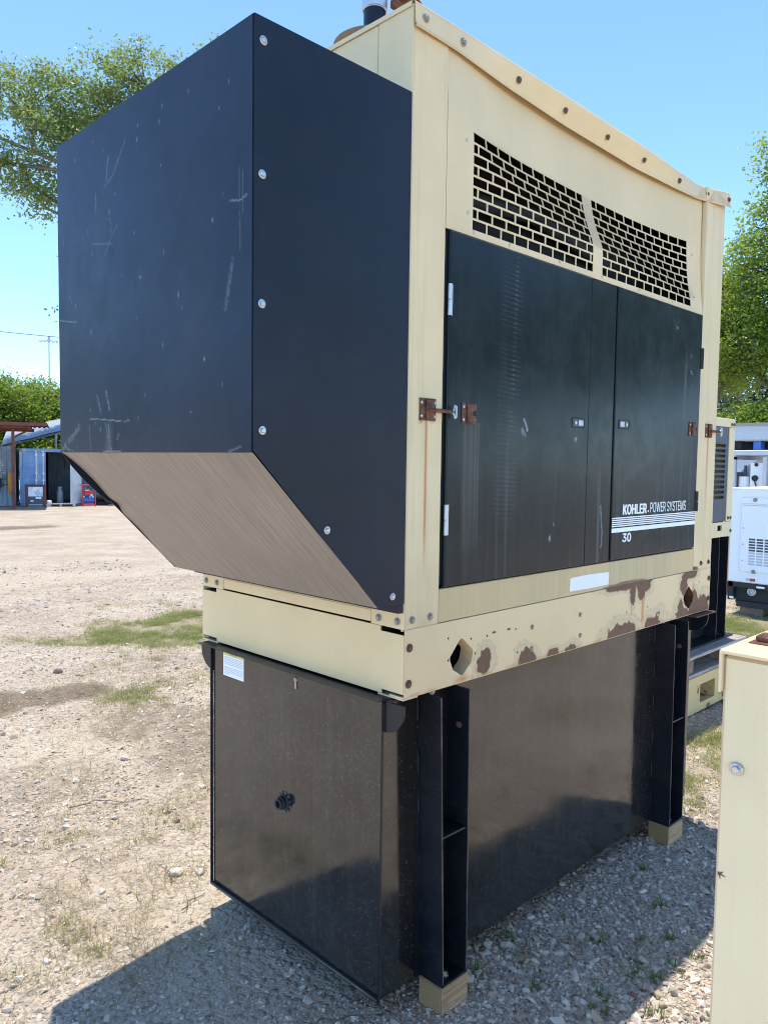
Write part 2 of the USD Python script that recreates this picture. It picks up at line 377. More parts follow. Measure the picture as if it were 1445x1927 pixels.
soil = g.mix(g.ss(n2_, .3, .7), (.105, .073, .047), (.25, .185, .125))
base = g.mix(g.ss(g.math('add', w.r, g.math('multiply', g.math('subtract', n2_, .5), .9)), .30, .72, 0, .82), base, soil)
turf = g.mix(g.ss(n2_, .35, .65), (.22, .19, .09), (.36, .29, .17))
base = g.mix(g.ss(g.math('add', w.g, g.math('multiply', g.math('subtract', n2_, .5), 1.2)), .34, .7, 0, .75), base, turf)
hgt = g.math('add', g.math('multiply', g.ss(v2.distance, .0, .6), -.5), g.math('add', g.math('multiply', v1.distance, -.35), g.math('add', g.math('multiply', n3, .35), g.math('multiply', n2_, .8))))
bm = g('bump', height=hgt, strength=1.0, distance=.03)
M['ground'] = g.done('crushed_stone_ground', g('principled_bsdf', base_color=base, roughness=.95, specular_ior_level=.15, normal=bm.normal).BSDF)

# ------------------------------------------------------------------ ground
BEAR = math.radians(67.272)
EN = np.array([math.cos(BEAR), math.sin(BEAR)]); ER = np.array([math.sin(BEAR), -math.cos(BEAR)])
def terrain(x, y):
    s = (x - CAM[0]) * EN[0] + (y - CAM[1]) * EN[1]
    return -.462 * np.clip((s - 8) / (36.9 - 8), 0, 1)
def micro(x, y):
    d = np.hypot(x - CAM[0], y - CAM[1]); a = .022 * sst(d, 1.5, 6)
    z = (fbm(np.stack([x * .9, y * .9, 0 * x], -1), 4, 3) - .5) * (.02 + a * 1.6) + (fbm(np.stack([x * 7, y * 7, 0 * x + 4], -1), 4, 5) - .5) * .026
    near = np.exp(-(((x - .5) / 2.0) ** 4 + ((y - .3) / 1.1) ** 4))
    return z * (1 - .85 * near)
def gz(x, y): return terrain(np.asarray(x, float), np.asarray(y, float)) + micro(np.asarray(x, float), np.asarray(y, float))

GREEN = [(2.3, 5.2, 1.15, .8, 1.0), (2.9, 6.6, 1.0, .4, .3), (.98, 3.5, .25, .2, .6), (1.5, 3.5, .4, .22, .35), (.6, 2.06, .4, .3, .2), (-.46, 1.70, .12, .18, .45), (-.33, 1.36, .15, .14, .2), (-.62, .97, .2, .16, .3), (-.08, 1.83, .2, .2, .25), (.23, 1.6, .22, .18, .2), (-.54, 1.2, .16, .16, .3), (3.0, .36, .5, .25, .5), (2.6, .22, .4, .16, .5), (6.5, 1.4, 1.9, .9, 1.0), (4.8, .6, .9, .5, .8), (2.2, .05, .3, .1, .35), (3.6, .1, .8, .35, .5)]
BROWN = [(-.1, 1.75, .5, .5, .4), (.1, 2.5, .5, .35, .45), (1.6, 4.2, .8, .3, .45), (-.6, 2.4, .6, .3, .4), (2.0, 7.5, 1.5, .5, .4), (.66, 3.82, .55, .34, .9), (.3, 3.95, .5, .35, .7), (.95, 2.9, .55, .6, .55), (.68, 2.35, .5, .4, .55), (6.2, 20, 1.6, .7, .9), (-.2, 1.5, .4, .6, .35), (3.2, 8.5, 2.0, .7, .4), (1.0, 6.5, 1.5, .5, .35)]
DUST = [(.1, .7, .8, .55, 1.0), (-.1, 1.15, .35, .35, .8), (.1, 3.0, .5, .5, .7), (2.2, 9.5, 3.0, 1.6, .6), (.2, 2.6, .5, .4, .5)]
def patch(x, y, L, seed):
    o = np.zeros(np.shape(x)); wob = fbm(np.stack([x * 2.1, y * 2.1, 0 * x + seed], -1), 4, seed) - .5
    for cx, cy, rx, ry, a in L: o = np.maximum(o, a * sst(1.25 - np.hypot((x - cx) / rx, (y - cy) / ry) + wob * 1.3, 0, .8))
    return o
def spaced(lo, hi, st, far):
    core = np.arange(lo, hi + 1e-6, st); e = np.cumsum(st * 1.13 ** np.arange(1, 200)); e = e[e < far]
    return np.concatenate([(lo - e)[::-1], core, hi + e])
gx, gy = spaced(-2.2, 5.0, .03, 420), spaced(-1.6, 7.5, .03, 420)
v, f, U, V = grid(gx, gy, lambda U, V: np.stack([U, V, gz(U, V) * (np.hypot(U, V) < 120) + terrain(U, V) * (np.hypot(U, V) >= 120)], -1))
wear = np.stack([patch(U, V, BROWN, 11), patch(U, V, GREEN, 12), patch(U, V, DUST, 13)], 1)
t = part('ground', (v, f), M['ground'], None, wear=wear); tag(stage.GetPrimAtPath(t.path), 'pale crushed limestone and dirt yard with thin grass patches', kind='structure')

def instancer(name, protos, mat, pos, scale, quat, idx, label, kind='stuff'):
    p = path_for(None, name); pi = UsdGeom.PointInstancer.Define(stage, p); rel = pi.CreatePrototypesRel()
    for i, m in enumerate(protos):
        q = f'{p}/prototype_{i}'; usdkit.mesh(stage, q, m, mat[i] if isinstance(mat, list) else mat); rel.AddTarget(q)
    pi.CreateProtoIndicesAttr(Vt.IntArray.FromNumpy(np.asarray(idx, np.int32)))
    pi.CreatePositionsAttr(Vt.Vec3fArray.FromNumpy(np.asarray(pos, np.float32)))
    pi.CreateScalesAttr(Vt.Vec3fArray.FromNumpy(np.asarray(scale, np.float32)))
    pi.CreateOrientationsAttr(Vt.QuathArray([Gf.Quath(float(a), float(b), float(c), float(d)) for a, b, c, d in quat]))
    tag(pi.GetPrim(), label, kind=kind)

def rock_mesh(seed, flat=.6, sub=1):
    m = trimesh.creation.icosphere(subdivisions=sub, radius=.5); v = np.array(m.vertices)
    v *= (0.72 + .6 * fbm(v * 2.3 + seed * 7.1, 3, seed))[:, None]
    r = np.random.default_rng(seed)
    for _ in range(4):                                   # broken faces
        n = r.normal(size=3); n /= np.linalg.norm(n); d = v @ n; cut = .30 + .12 * r.random(); v -= np.maximum(d - cut, 0)[:, None] * n
    v[:, 2] *= flat; return v, np.array(m.faces)
def rquat(n, tilt, rg):
    a = rg.random(n) * 2 * np.pi; ax = rg.normal(size=(n, 2)) * tilt; q = np.zeros((n, 4))
    cz, sz = np.cos(a / 2), np.sin(a / 2); q[:, 0] = cz; q[:, 1] = ax[:, 0] * cz + ax[:, 1] * sz; q[:, 2] = ax[:, 1] * cz - ax[:, 0] * sz; q[:, 3] = sz
    return q / np.linalg.norm(q, axis=1, keepdims=True)

def chip_mesh(seed):      # angular chip of crushed stone
    r = np.random.default_rng(seed); p = r.normal(size=(13, 3)); p /= np.linalg.norm(p, axis=1, keepdims=True); p *= r.uniform(.33, .52, (13, 1)) * [1, .85, .62]
    return VF(trimesh.convex.convex_hull(p))
rg = np.random.default_rng(21)
n = 280000
d = np.exp(rg.uniform(math.log(1.5), math.log(14), n)); b = np.radians(rg.uniform(12, 82, n))
x, y = CAM[0] + d * np.cos(b), CAM[1] + d * np.sin(b)
inside = (x > .02) & (x < 2.0) & (y > .2) & (y < .85)
den = np.clip(.95 - .75 * patch(x, y, DUST, 13) - .4 * patch(x, y, BROWN, 11) - .5 * patch(x, y, GREEN, 12), .06, 1) * (.28 + .9 * sst(n2(x, y, 1.3, 8), .35, .65))
den = np.where((y < .1) & (x > .15), np.maximum(den, .95), den)
keep = (~inside) & (rg.random(n) < den); x, y, d = x[keep], y[keep], d[keep]; n = len(x)
big = np.where((y < .1) & (x > .3), 1.25, .88)
s = np.clip(np.exp(rg.normal(math.log(.0078), .62, n)) * big, .0028, .05) * (1 + .10 * np.maximum(d - 3, 0))
sc = np.stack([s * rg.uniform(.8, 1.5, n), s * rg.uniform(.7, 1.1, n), s * rg.uniform(.7, 1.2, n)], 1)
z = gz(x, y) + sc[:, 2] * .06
instancer('gravel', [chip_mesh(100 + i) for i in range(12)], M['stone'], np.stack([x, y, z], 1), sc, rquat(n, .22, rg), rg.integers(0, 12, n), 'loose crushed limestone gravel covering the yard')

ROCKS = [(.0, 1.23, .055, 'pale fist sized rock left of the tank corner, the largest loose rock'), (.07, 1.17, .042, 'pale rock just right of the largest loose rock, nearer the tank'),
         (-.27, 1.31, .036, 'greyish rock alone on bare dirt left of the two pale rocks'), (.53, 1.89, .035, 'white stone close beside the tank edge on the sunlit side'), (-.15, 1.93, .035, 'small white stone among dry grass at left'),
         (.83, 4.43, .075, 'dark lone stone on the gravel above the brown soil patch'), (.66, -.38, .03, 'reddish brown stone in the shaded gravel near the bottom'), (1.26, -.2, .034, 'flat pale stone in the shaded gravel beside the far block'), (1.54, -.08, .028, 'small pale stone beside the far timber block')]
for i, (x, y, s, lb) in enumerate(ROCKS):
    v, f = rock_mesh(40 + i, .75, 2); v = v * [s * 1.1, s * .85, s * .85]; r_ = .7 * i
    v = np.stack([v[:, 0] * math.cos(r_) - v[:, 1] * math.sin(r_), v[:, 0] * math.sin(r_) + v[:, 1] * math.cos(r_), v[:, 2]], 1)
    mt = M['rock']
    if 'reddish' in lb: mt = simple('reddish_stone', (.26, .13, .09), .9, 0, .2, 40)
    if 'dark lone' in lb: mt = simple('dark_stone', (.12, .10, .09), .9, 0, .2, 40)
    solo('rock', (v + [x, y, float(gz(x, y)) + s * .12], f), mt, lb, 'rock')

def tuft(seed, nb, h, spread, wid, flop=1.0):
    r = np.random.default_rng(seed); vs, fs = [], []
    for k in range(nb):
        a = r.random() * 2 * np.pi; o = r.normal(size=2) * spread; hh = h * r.uniform(.4, 1.2); lean = r.uniform(.3, 1.0) * hh * flop
        dr = np.array([math.cos(a), math.sin(a)]); pr = np.array([-dr[1], dr[0]]) * wid * r.uniform(.7, 1.3)
        b0 = np.array([*o, -.005]); m = np.array([*(o + dr * lean * .35), hh * .62]); t_ = np.array([*(o + dr * lean), hh * r.uniform(.75, 1.0)]); q = np.array([*pr, 0])
        i0 = len(vs); vs += [b0 - q, b0 + q, m + q * .7, m - q * .7, t_]; fs += [(i0, i0 + 1, i0 + 2), (i0, i0 + 2, i0 + 3), (i0 + 3, i0 + 2, i0 + 4)]
    return np.array(vs), np.array(fs)
def scatter(n, L, seed, thr, dmax=12):
    rg = np.random.default_rng(seed); xs, ys = [], []
    for cx, cy, rx, ry, a in L:
        k = int(n * rx * ry * a / sum(q[2] * q[3] * q[4] for q in L)) + 30
        xs.append(cx + rg.uniform(-1.4, 1.4, k) * rx); ys.append(cy + rg.uniform(-1.4, 1.4, k) * ry)
    x, y = np.concatenate(xs), np.concatenate(ys); pv = patch(x, y, L, 12) * sst(n2(x, y, 5.0, 31), .38, .6)
    k = (rg.random(len(x)) < pv) & ~((x > -.02) & (x < 2.05) & (y > .06) & (y < .95)); return x[k], y[k], rg
x, y, rg = scatter(42000, GREEN, 5, .3); n = len(x); s = rg.uniform(.5, 1.15, n)
instancer('grass', [tuft(i, 18, .034, .034, .0014, 1.7) for i in range(6)], M['grass_green'], np.stack([x, y, gz(x, y)], 1), np.stack([s] * 3, 1), rquat(n, .05, rg), rg.integers(0, 6, n), 'short thin green grass growing in patches through the gravel')
DRY = [(cx, cy, rx * 1.3, ry * 1.3, a * .8) for cx, cy, rx, ry, a in GREEN] + [(-.3, 1.3, .5, .8, .6), (.3, 2.0, .7, .7, .6), (.9, 2.9, .7, .7, .6), (-.5, .95, .4, .3, .8), (1.3, 3.8, 1.0, .5, .45), (.7, 3.9, .7, .4, .5)]
x, y, rg = scatter(26000, DRY, 6, .3); n = len(x); s = rg.uniform(.5, 1.1, n)
instancer('dry_grass', [tuft(20 + i, 9, .036, .035, .0011, 2.4) for i in range(6)], M['grass_dry'], np.stack([x, y, gz(x, y)], 1), np.stack([s] * 3, 1), rquat(n, .25, rg), rg.integers(0, 6, n), 'dry straw coloured grass scattered over the gravel')
WEEDS = [(1.19, -.21), (.83, -.17), (.92, -.28), (.87, -.43), (.76, -.34), (.79, -.40), (.64, -.47), (.52, -.33), (.59, -.31), (1.0, -.44), (1.03, -.34), (.86, 0.0), (.47, -.16), (1.4, -.05), (.4, .03), (.62, .05)]
rg = np.random.default_rng(9); x = np.repeat([a for a, b in WEEDS], 5) + rg.normal(size=5 * len(WEEDS)) * .014; y = np.repeat([b for a, b in WEEDS], 5) + rg.normal(size=5 * len(WEEDS)) * .014; n = len(x); s = rg.uniform(.35, .8, n)
instancer('weeds', [tuft(60 + i, 7, .055, .008, .0022) for i in range(4)], M['leaf_mid'], np.stack([x, y, gz(x, y)], 1), np.stack([s] * 3, 1), rquat(n, .1, rg), rg.integers(0, 4, n), 'small green weeds sprouting in the shaded gravel')

for (x0, y0, a, L_, lb) in [(.55, -.05, .5, .12, 'short brown stick lying flat in the shaded gravel beside the tank'), (-.02, .14, 2.6, .16, 'crooked dark twig on the ground under the near tank corner'), (-.05, 1.18, 1.2, .15, 'thin dry twig on sunlit dirt left of the tank'), (-.12, .98, .4, .14, 'bent bare twig between the sunlit dirt and the shadow edge'), (-.05, 2.1, -.4, .35, 'long thin dry stem on the gravel at far left')]:
    rg = np.random.default_rng(int(abs(x0 * 991 + y0 * 77)))
    tt = np.linspace(0, 1, 7); px = x0 + np.cos(a) * L_ * tt + rg.normal(size=7) * L_ * .03; py = y0 + np.sin(a) * L_ * tt + rg.normal(size=7) * L_ * .05
    pts = np.stack([px, py, gz(px, py) + .010 + .006 * np.sin(tt * 5)], 1); w_ = .006 if 'stick' in lb else .0022
    ms = [tube(pts, np.linspace(w_, w_ * .5, 7), 6)]
    if 'stick' not in lb:
        for k in (2, 4): e = pts[k] + [math.cos(a + .9) * L_ * .25, math.sin(a + .9) * L_ * .25, .012]; ms.append(tube([pts[k], (pts[k] + e) / 2 + [0, 0, .004], e], [w_ * .7, w_ * .5, w_ * .3], 5))
    solo('twig' if 'stick' not in lb else 'stick', cat(*ms), M['timber'] if 'stick' in lb else M['twig'], lb, 'twig' if 'stick' not in lb else 'stick')

# ------------------------------------------------------------------ generator enclosure
L_, W_, ZS0, ZS1, ZT = 2.05, 1.03, .993, 1.186, 2.862
gen = thing('generator', 'large cream and black generator enclosure with brick pattern grille on a black fuel tank', 'generator', (L_ / 2, W_ / 2, ZS0))

def sheet_front(x0, x1, z0, z1, st, y=-.0006, fn=None):
    nx, nz = int((x1 - x0) / st) + 2, int((z1 - z0) / st) + 2
    return grid(np.linspace(x0, x1, nx), np.linspace(z0, z1, nz), lambda U, V: np.stack([U, np.full_like(U, y) + (fn(U, V) if fn else 0), V], -1))

def with_wear(sheet, wear, *bodies):
    v, f = sheet[:2]; ms = [(v, f)] + [VF(b) for b in bodies]; vv, ff = VF(ms)
    w = np.zeros((len(vv), 3)); w[:len(v)] = wear; return (vv, ff), w

# --- skid: channel plates with two lifting holes, flaking paint and rust
def diamond(cx, cz, w, h):
    p = Polygon([(cx - w, cz + .004), (cx - w * .05, cz + h), (cx + w, cz + .012), (cx + w * .86, cz - h * .4), (cx + w * .1, cz - h), (cx - w * .7, cz - h * .55)])
    return p.buffer(-.012).buffer(.012, 6)
HOLES = [diamond(.251, 1.071, .056, .060), diamond(1.822, 1.072, .052, .052)]
def snap_holes(v, f, U, V, st):
    from shapely import contains_xy
    drop = np.zeros(len(v), bool); v = v.copy()
    for h in HOLES:
        nb = np.where((np.abs(U - h.centroid.x) < .1) & (np.abs(V - h.centroid.y) < .1))[0]
        ring = h.exterior
        for i in nb:
            pt = Point(U[i], V[i]); dd = ring.distance(pt)
            ins = contains_xy(h, U[i], V[i])
            if dd < st * .75: q = ring.interpolate(ring.project(pt)); v[i, 0], v[i, 2] = q.x, q.y
            elif ins: drop[i] = True
    cen = v[f].mean(1); bad = drop[f].any(1)
    for h in HOLES:
        nb = np.where((np.abs(cen[:, 0] - h.centroid.x) < .1) & (np.abs(cen[:, 2] - h.centroid.y) < .1) & ~bad)[0]
        bad[nb] = contains_xy(h.buffer(-1e-5), cen[nb, 0], cen[nb, 2])
    return v, f[~bad]
st = .0032
v, f, U, V = sheet_front(0.001, L_ - .001, ZS0, ZS1, st, y=-.0005)
v, f = snap_holes(v, f, U, V, st)
BL = [(.36, 1.028, .042, .045), (.585, 1.003, .05, .036), (.75, .993, .035, .02), (.86, .994, .045, .022), (1.225, 1.003, .09, .042), (1.50, .998, .075, .044), (1.23, 1.186, .13, .017), (1.31, 1.155, .022, .045), (1.40, 1.178, .06, .035), (1.385, 1.150, .028, .03), (1.84, 1.186, .07, .030), (1.775, 1.125, .038, .06), (1.745, 1.03, .03, .08), (1.76, 1.00, .07, .04), (1.93, 1.01, .11, .045), (1.885, 1.05, .03, .05), (1.99, 1.03, .05, .05)]
nz = (n2(U, V, 16, 3, 5) - .5) + .38 * (n2(U, V, 70, 13, 4) - .5); best = np.full(len(U), 9.0)
for cx, cz, rx, rz in BL: best = np.minimum(best, np.hypot((U - cx) / rx, (V - cz) / rz))
q = best - nz * 1.6
rust = sst(q, 1.06, .96); halo = sst(q, 1.75, 1.62); ring = np.exp(-((q - 1.68) / .07) ** 2) * .9
stain = np.zeros(len(U))
for cx, z0, z1, w_ in [(1.392, 1.15, 1.02, .007), (1.405, 1.14, 1.03, .004), (1.30, 1.13, 1.06, .003), (1.868, 1.14, 1.05, .007), (.256, 1.016, .995, .03), (.24, 1.010, .995, .02), (1.74, 1.02, .99, .02), (1.5, 1.03, .99, .005), (2.01, 1.01, .99, .02)]:
    stain = np.maximum(stain, np.exp(-((U - cx - (nz * .004)) / w_) ** 2) * sst(V, z1 - .012, z1 + .01) * sst(V, z0 + .01, z0 - .02) * .85)
stain = np.maximum(stain, sst(q, 1.3, 1.05) * sst(n2(U, V, 30, 5), .52, .62) * .5)
stain = np.maximum(stain, .5 * sst(V, 1.006, .994) * sst(n2(U, V, 9, 15, 3, 2), .45, .6))
wear = np.stack([rust, np.clip(halo * .25 + ring * .6 * (q < 2.2) + .5 * np.exp(-((q - 1.3) / .06) ** 2), 0, .8), stain], 1)
body = cat(bx(0.0, L_, .005, .012, ZS1 - .004, ZS1), bx(0, L_, .001, .055, ZS0 - .003, ZS0 + .004, .001))
m, w = with_wear((v, f), wear, body)
skid = part('base_frame', m, M['cream_wear'], gen, wear=w, label='cream steel base frame with flaking paint, rust and two lifting holes')
for h in HOLES:      # lifting tube behind each hole
    ring = np.array(h.exterior.coords)[:-1]; k = len(ring)
    v = np.concatenate([np.stack([ring[:, 0], np.full(k, yy), ring[:, 1]], 1) for yy in (-.0005, .048)])
    f = [(i, i + k, (i + 1) % k) for i in range(k)] + [((i + 1) % k, i + k, (i + 1) % k + k) for i in range(k)]
    part('lifting_tube', (v, np.array(f)), M['cream' if h is HOLES[0] else 'rust'], skid, smooth=40)  # far tube darker: shade inside the hole put into its colour
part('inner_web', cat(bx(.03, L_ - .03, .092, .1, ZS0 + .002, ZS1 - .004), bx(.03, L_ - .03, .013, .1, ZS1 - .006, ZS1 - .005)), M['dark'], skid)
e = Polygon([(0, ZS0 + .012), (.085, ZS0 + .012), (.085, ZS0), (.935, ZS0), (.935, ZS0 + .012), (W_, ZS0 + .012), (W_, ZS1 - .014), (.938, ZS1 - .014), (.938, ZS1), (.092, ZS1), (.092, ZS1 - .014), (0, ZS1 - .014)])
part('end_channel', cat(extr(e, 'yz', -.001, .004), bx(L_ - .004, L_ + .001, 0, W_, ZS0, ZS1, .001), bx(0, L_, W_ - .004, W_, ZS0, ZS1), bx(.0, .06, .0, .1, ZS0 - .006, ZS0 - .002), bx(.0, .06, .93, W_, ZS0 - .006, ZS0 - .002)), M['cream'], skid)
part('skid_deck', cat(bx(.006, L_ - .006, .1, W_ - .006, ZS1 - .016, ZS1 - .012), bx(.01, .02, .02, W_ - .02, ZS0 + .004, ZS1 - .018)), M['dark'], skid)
for i, (x, z, rr, mt) in enumerate([(.022, 1.134, .0085, 'bolt_rust'), (.020, 1.032, .0085, 'bolt_rust'), (2.031, 1.138, .0085, 'bolt_rust'), (2.031, 1.045, .0085, 'bolt_rust'), (.618, 1.109, .006, 'bolt_old'), (.918, 1.112, .006, 'bolt_old'), (.922, 1.036, .006, 'bolt_old'), (.618, 1.036, .006, 'bolt_old')]):
    part('bolt', bolt((x, -.0008, z), (0, -1, 0), rr, rr * .8, i), M[mt], skid)
for i, (x, z) in enumerate([(.487, 1.121), (.409, 1.122)]): part('tag_slot', bx(x - .008, x + .008, -.0014, .001, z - .003, z + .003), M['bolt_rust'], skid)
for (x, z) in [(.374, 1.116), (.525, 1.116), (.317, 1.070), (.295, 1.119), (.190, 1.070), (.537, 1.037), (.188, 1.136), (1.264, 1.077), (1.437, 1.077), (1.93, 1.13)]:
    part('screw_hole', lathe([(.0031, 0), (.0031, .0012)], np.array([x, -.0002, z]), (0, -1, 0), 10), M['dark'], skid)

# --- roof and its bent front lip
XB = [0, .17, .43, .79, 1.29, 1.57, 1.82, 1.93, 2.0, 2.056]
bow_t = lambda x: np.interp(x, XB, [0, 0, .001, .003, .010, .020, .026, .010, -.008, -.014])
bow_b = lambda x: np.interp(x, XB, [-.003, .002, .026, .046, .055, .042, .016, -.004, -.014, -.020])
from scipy.ndimage import gaussian_filter1d
xs = np.linspace(-.004, 2.046, 150)
bt, bb = gaussian_filter1d(bow_t(xs), 2.0), gaussian_filter1d(bow_b(xs), 2.0)
BT = lambda x: np.interp(x, xs, bt); BB = lambda x: np.interp(x, xs, bb)
zlift = lambda x: np.interp(x, [0, 1.55, 1.78, 1.93, 2.056], [0, 0, -.005, .004, .012])
prof = [(.012, .0015), (.0, 0.0), (-.0035, -.004), (-.0045, -.012), (-.0045, -.058), (-.009, -.066), (-.007, -.0675)]   # (y, z) from roof edge down to the hem
def lipfn(k, inner=0.0):
    y0, z0 = prof[k]; tt = np.clip(-z0 / .066, 0, 1)
    return np.stack([xs, -.004 + y0 + BT(xs) * (1 - tt) + BB(xs) * tt + inner, ZT + z0 + zlift(xs)], 1)
rows = [lipfn(k) for k in range(len(prof))] + [lipfn(k, .0022) for k in range(len(prof) - 1, 0, -1)]
P = np.stack(rows, 1); nu, nv = P.shape[:2]
i, j = np.meshgrid(np.arange(nu - 1), np.arange(nv - 1), indexing='ij'); A, B, C_, D = i * nv + j, (i + 1) * nv + j, (i + 1) * nv + j + 1, i * nv + j + 1
lip_f = np.concatenate([np.stack([A, C_, B], -1).reshape(-1, 3), np.stack([A, D, C_], -1).reshape(-1, 3)])
roof_v, roof_f, _, _ = grid(xs, np.linspace(0, 1, 5), lambda U, V: np.stack([U, (BT(U) + .006) * (1 - V) + W_ * V, ZT + zlift(U) * (1 - V) + .0012 + 0 * U], -1))
roof_v2 = roof_v - [0, 0, .004]
roof = part('roof', cat((roof_v, roof_f), (roof_v2, roof_f[:, ::-1]), bx(-.004, .0, .004, W_, ZT - .012, ZT + .001), bx(L_, L_ + .003, .03, W_ + .003, ZT - .06, ZT + .001), bx(-.004, L_ + .004, W_, W_ + .004, ZT - .06, ZT + .001)), M['cream'], gen)
lip = part('roof_lip', (P.reshape(-1, 3), lip_f), M['cream'], gen, smooth=50, label='bent cream lip along the front roof edge')
for i, (x, mt) in enumerate([(.036, 'bolt_old'), (.196, 'bolt_old'), (.478, 'bolt_rust'), (.754, 'bolt_rust'), (1.04, 'bolt_rust'), (1.325, 'bolt_rust'), (1.625, 'bolt_rust'), (1.865, 'bolt_rust'), (2.03, 'bolt_rust')]):
    z = ZT - .034 + float(zlift(x)); y = -.0092 + float(BT(x) * .5 + BB(x) * .5)
    part('bolt', bolt((x, y, z), (0, -1, 0), .0078, .008, i), M[mt], lip)

# --- posts
def post(x0, x1, y0, y1, fx, fy):
    """L profile: front leg x0..x1 at y=fy side, end leg y0..y1"""
    t_ = .02
    fr = sbox(x0, fy if fy == 0 else fy - t_, x1, t_ if fy == 0 else fy); en = sbox(fx if fx == 0 else fx - t_, y0, t_ if fx == 0 else fx, y1)
    return extr(fr.union(en).buffer(-.003).buffer(.003, 4), 'xy', ZS1 + .001, ZT - .006)
stl = lambda x0, x1, z0, z1: None
# near post: painted front sheet with the rust run under the latch
v, f, U, V = sheet_front(.003, .141, ZS1 + .003, ZT - .05, .0032, y=-.0006)
nz = n2(U, V, 30, 4) - .5
run = np.exp(-((U - .0755 - nz * .002) / .0048) ** 2) * sst(V, 1.30, 1.5) * (V < 1.772) * .95
run = np.maximum(run, .7 * sst(np.abs(U - .078), .04, .028) * sst(V, 1.745, 1.765) * (V < 1.775) * sst(n2(U, V, 60, 6), .40, .6))
dirt = .25 * sst(n2(U, V, 70, 5, 3, 2.0), .5, .7) + .35 * sst(V, 1.25, 1.19) * sst(n2(U, V, 25, 9), .4, .7)
m, w = with_wear((v, f), np.stack([0 * U, np.clip(dirt, 0, .6), run], 1), post(0, .142, 0, .133, 0, 0))
p1 = part('corner_post', m, M['cream_wear'], gen, wear=w, label='near cream corner post with a rust run below its latch')
v, f, U, V = sheet_front(1.857, L_ - .003, ZS1 + .003, ZT - .07, .0036, y=-.0006)
run = np.exp(-((U - 1.962) / .0075) ** 2) * sst(V, 1.35, 1.7) * (V < 1.79) * .8
top = sst(q := np.hypot((U - 1.845) / .06, (V - 1.186) / .02) - (n2(U, V, 18, 3) - .5) * 1.5, 1.06, .96)
m, w = with_wear((v, f), np.stack([top, .25 * sst(n2(U, V, 70, 15, 3, 2.0), .5, .7), run], 1), post(1.855, L_, 0, .133, L_, 0))
p2 = part('corner_post', m, M['cream_wear'], gen, wear=w)
p3 = part('corner_post', post(0, .142, W_ - .133, W_, 0, W_), M['cream'], gen)
p4 = part('corner_post', post(1.855, L_, W_ - .133, W_, L_, W_), M['cream'], gen)
for i, (x, z) in enumerate([(.031, 1.212), (.106, 1.212)]): part('bolt', bolt((x, -.0008, z), (0, -1, 0), .0075, .007, i), M['bolt_old'], p1)
for i, (x, z) in enumerate([(1.937, 1.215), (2.018, 1.215)]): part('bolt', bolt((x, -.0008, z), (0, -1, 0), .0075, .007, i), M['bolt_rust'], p2)
for i, y in enumerate([.026, .10]): part('bolt', bolt((-.0005, y, 1.208), (-1, 0, 0), .0075, .007, i), M['bolt_old'], p1)
for i, y in enumerate([.935, 1.005]): part('bolt', bolt((-.0005, y, 1.208), (-1, 0, 0), .0075, .007, i), M['bolt_old'], p3)
# --- end, back and inside
part('end_panel', cat(bx(.001, .018, .1355, W_ - .1355, 1.2285, ZT - .008, .0015), bx(.004, .016, .12, W_ - .12, 1.2, ZT - .02)), M['cream'], gen)
part('end_rail', bx(.0015, .018, .1355, W_ - .1355, 1.191, 1.2265, .0015), M['cream'], gen)
part('back_panel', bx(.142, 1.855, W_ - .018, W_ - .001, 1.19, ZT - .006), M['cream'], gen)
part('far_end_panel', bx(L_ - .018, L_ - .001, .133, W_ - .133, 1.19, ZT - .006), M['cream'], gen)
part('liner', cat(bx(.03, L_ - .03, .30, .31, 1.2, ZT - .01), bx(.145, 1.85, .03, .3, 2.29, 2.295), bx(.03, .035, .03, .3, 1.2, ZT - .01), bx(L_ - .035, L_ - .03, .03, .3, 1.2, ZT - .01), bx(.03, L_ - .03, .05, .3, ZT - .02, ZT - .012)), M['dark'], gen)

# --- dented panel above the doors with punched brick grilles
ZK = lambda x: np.interp(x, [.14, .25, .5, .985, 1.4, 1.7, 1.85], [2.74, 2.56, 2.47, 2.428, 2.40, 2.345, 2.33])
DT = lambda x: np.interp(x, [.14, .25, .45, .8, 1.29, 1.57, 1.75, 1.85], [0, .016, .042, .064, .070, .054, .030, .010])
xk = np.linspace(.14, 1.86, 120); zk_s = gaussian_filter1d(ZK(xk), 5); dt_s = gaussian_filter1d(DT(xk), 5)
def dent(x, z):
    k = np.interp(x, xk, zk_s); t_ = z - k; t_ = np.where(t_ < -.03, 0, np.where(t_ > .03, t_, (t_ + .03) ** 2 / .12))
    return np.interp(x, xk, dt_s) * np.tanh(t_ / .15)
PX0, PX1, PZ0, PZ1 = .144, 1.851, 2.312, 2.815
GX = [(.262, .935), (1.000, 1.735)]; GZ0, GZ1 = 2.330, 2.606
def dsheet(x0, x1, z0, z1, st=.012, t_=.0018):
    nx, nz_ = max(2, int((x1 - x0) / st) + 1), max(2, int((z1 - z0) / st) + 1)
    fr = grid(np.linspace(x0, x1, nx), np.linspace(z0, z1, nz_), lambda U, V: np.stack([U, dent(U, V), V], -1))
    bk = (fr[0] + [0, t_, 0], fr[1][:, ::-1])
    v = np.vstack([fr[0], bk[0]]); o = len(fr[0]); f = [fr[1], bk[1] + o]
    ii = np.arange(nx * nz_).reshape(nx, nz_)
    for e, fl in ((ii[:, 0], 0), (ii[:, -1], 1), (ii[0, :], 1), (ii[-1, :], 0)):
        q_ = np.stack([np.stack([e[:-1], e[:-1] + o, e[1:] + o], 1), np.stack([e[:-1], e[1:] + o, e[1:]], 1)]).reshape(-1, 3); f.append(q_ if fl else q_[:, ::-1])
    return v, np.vstack(f)
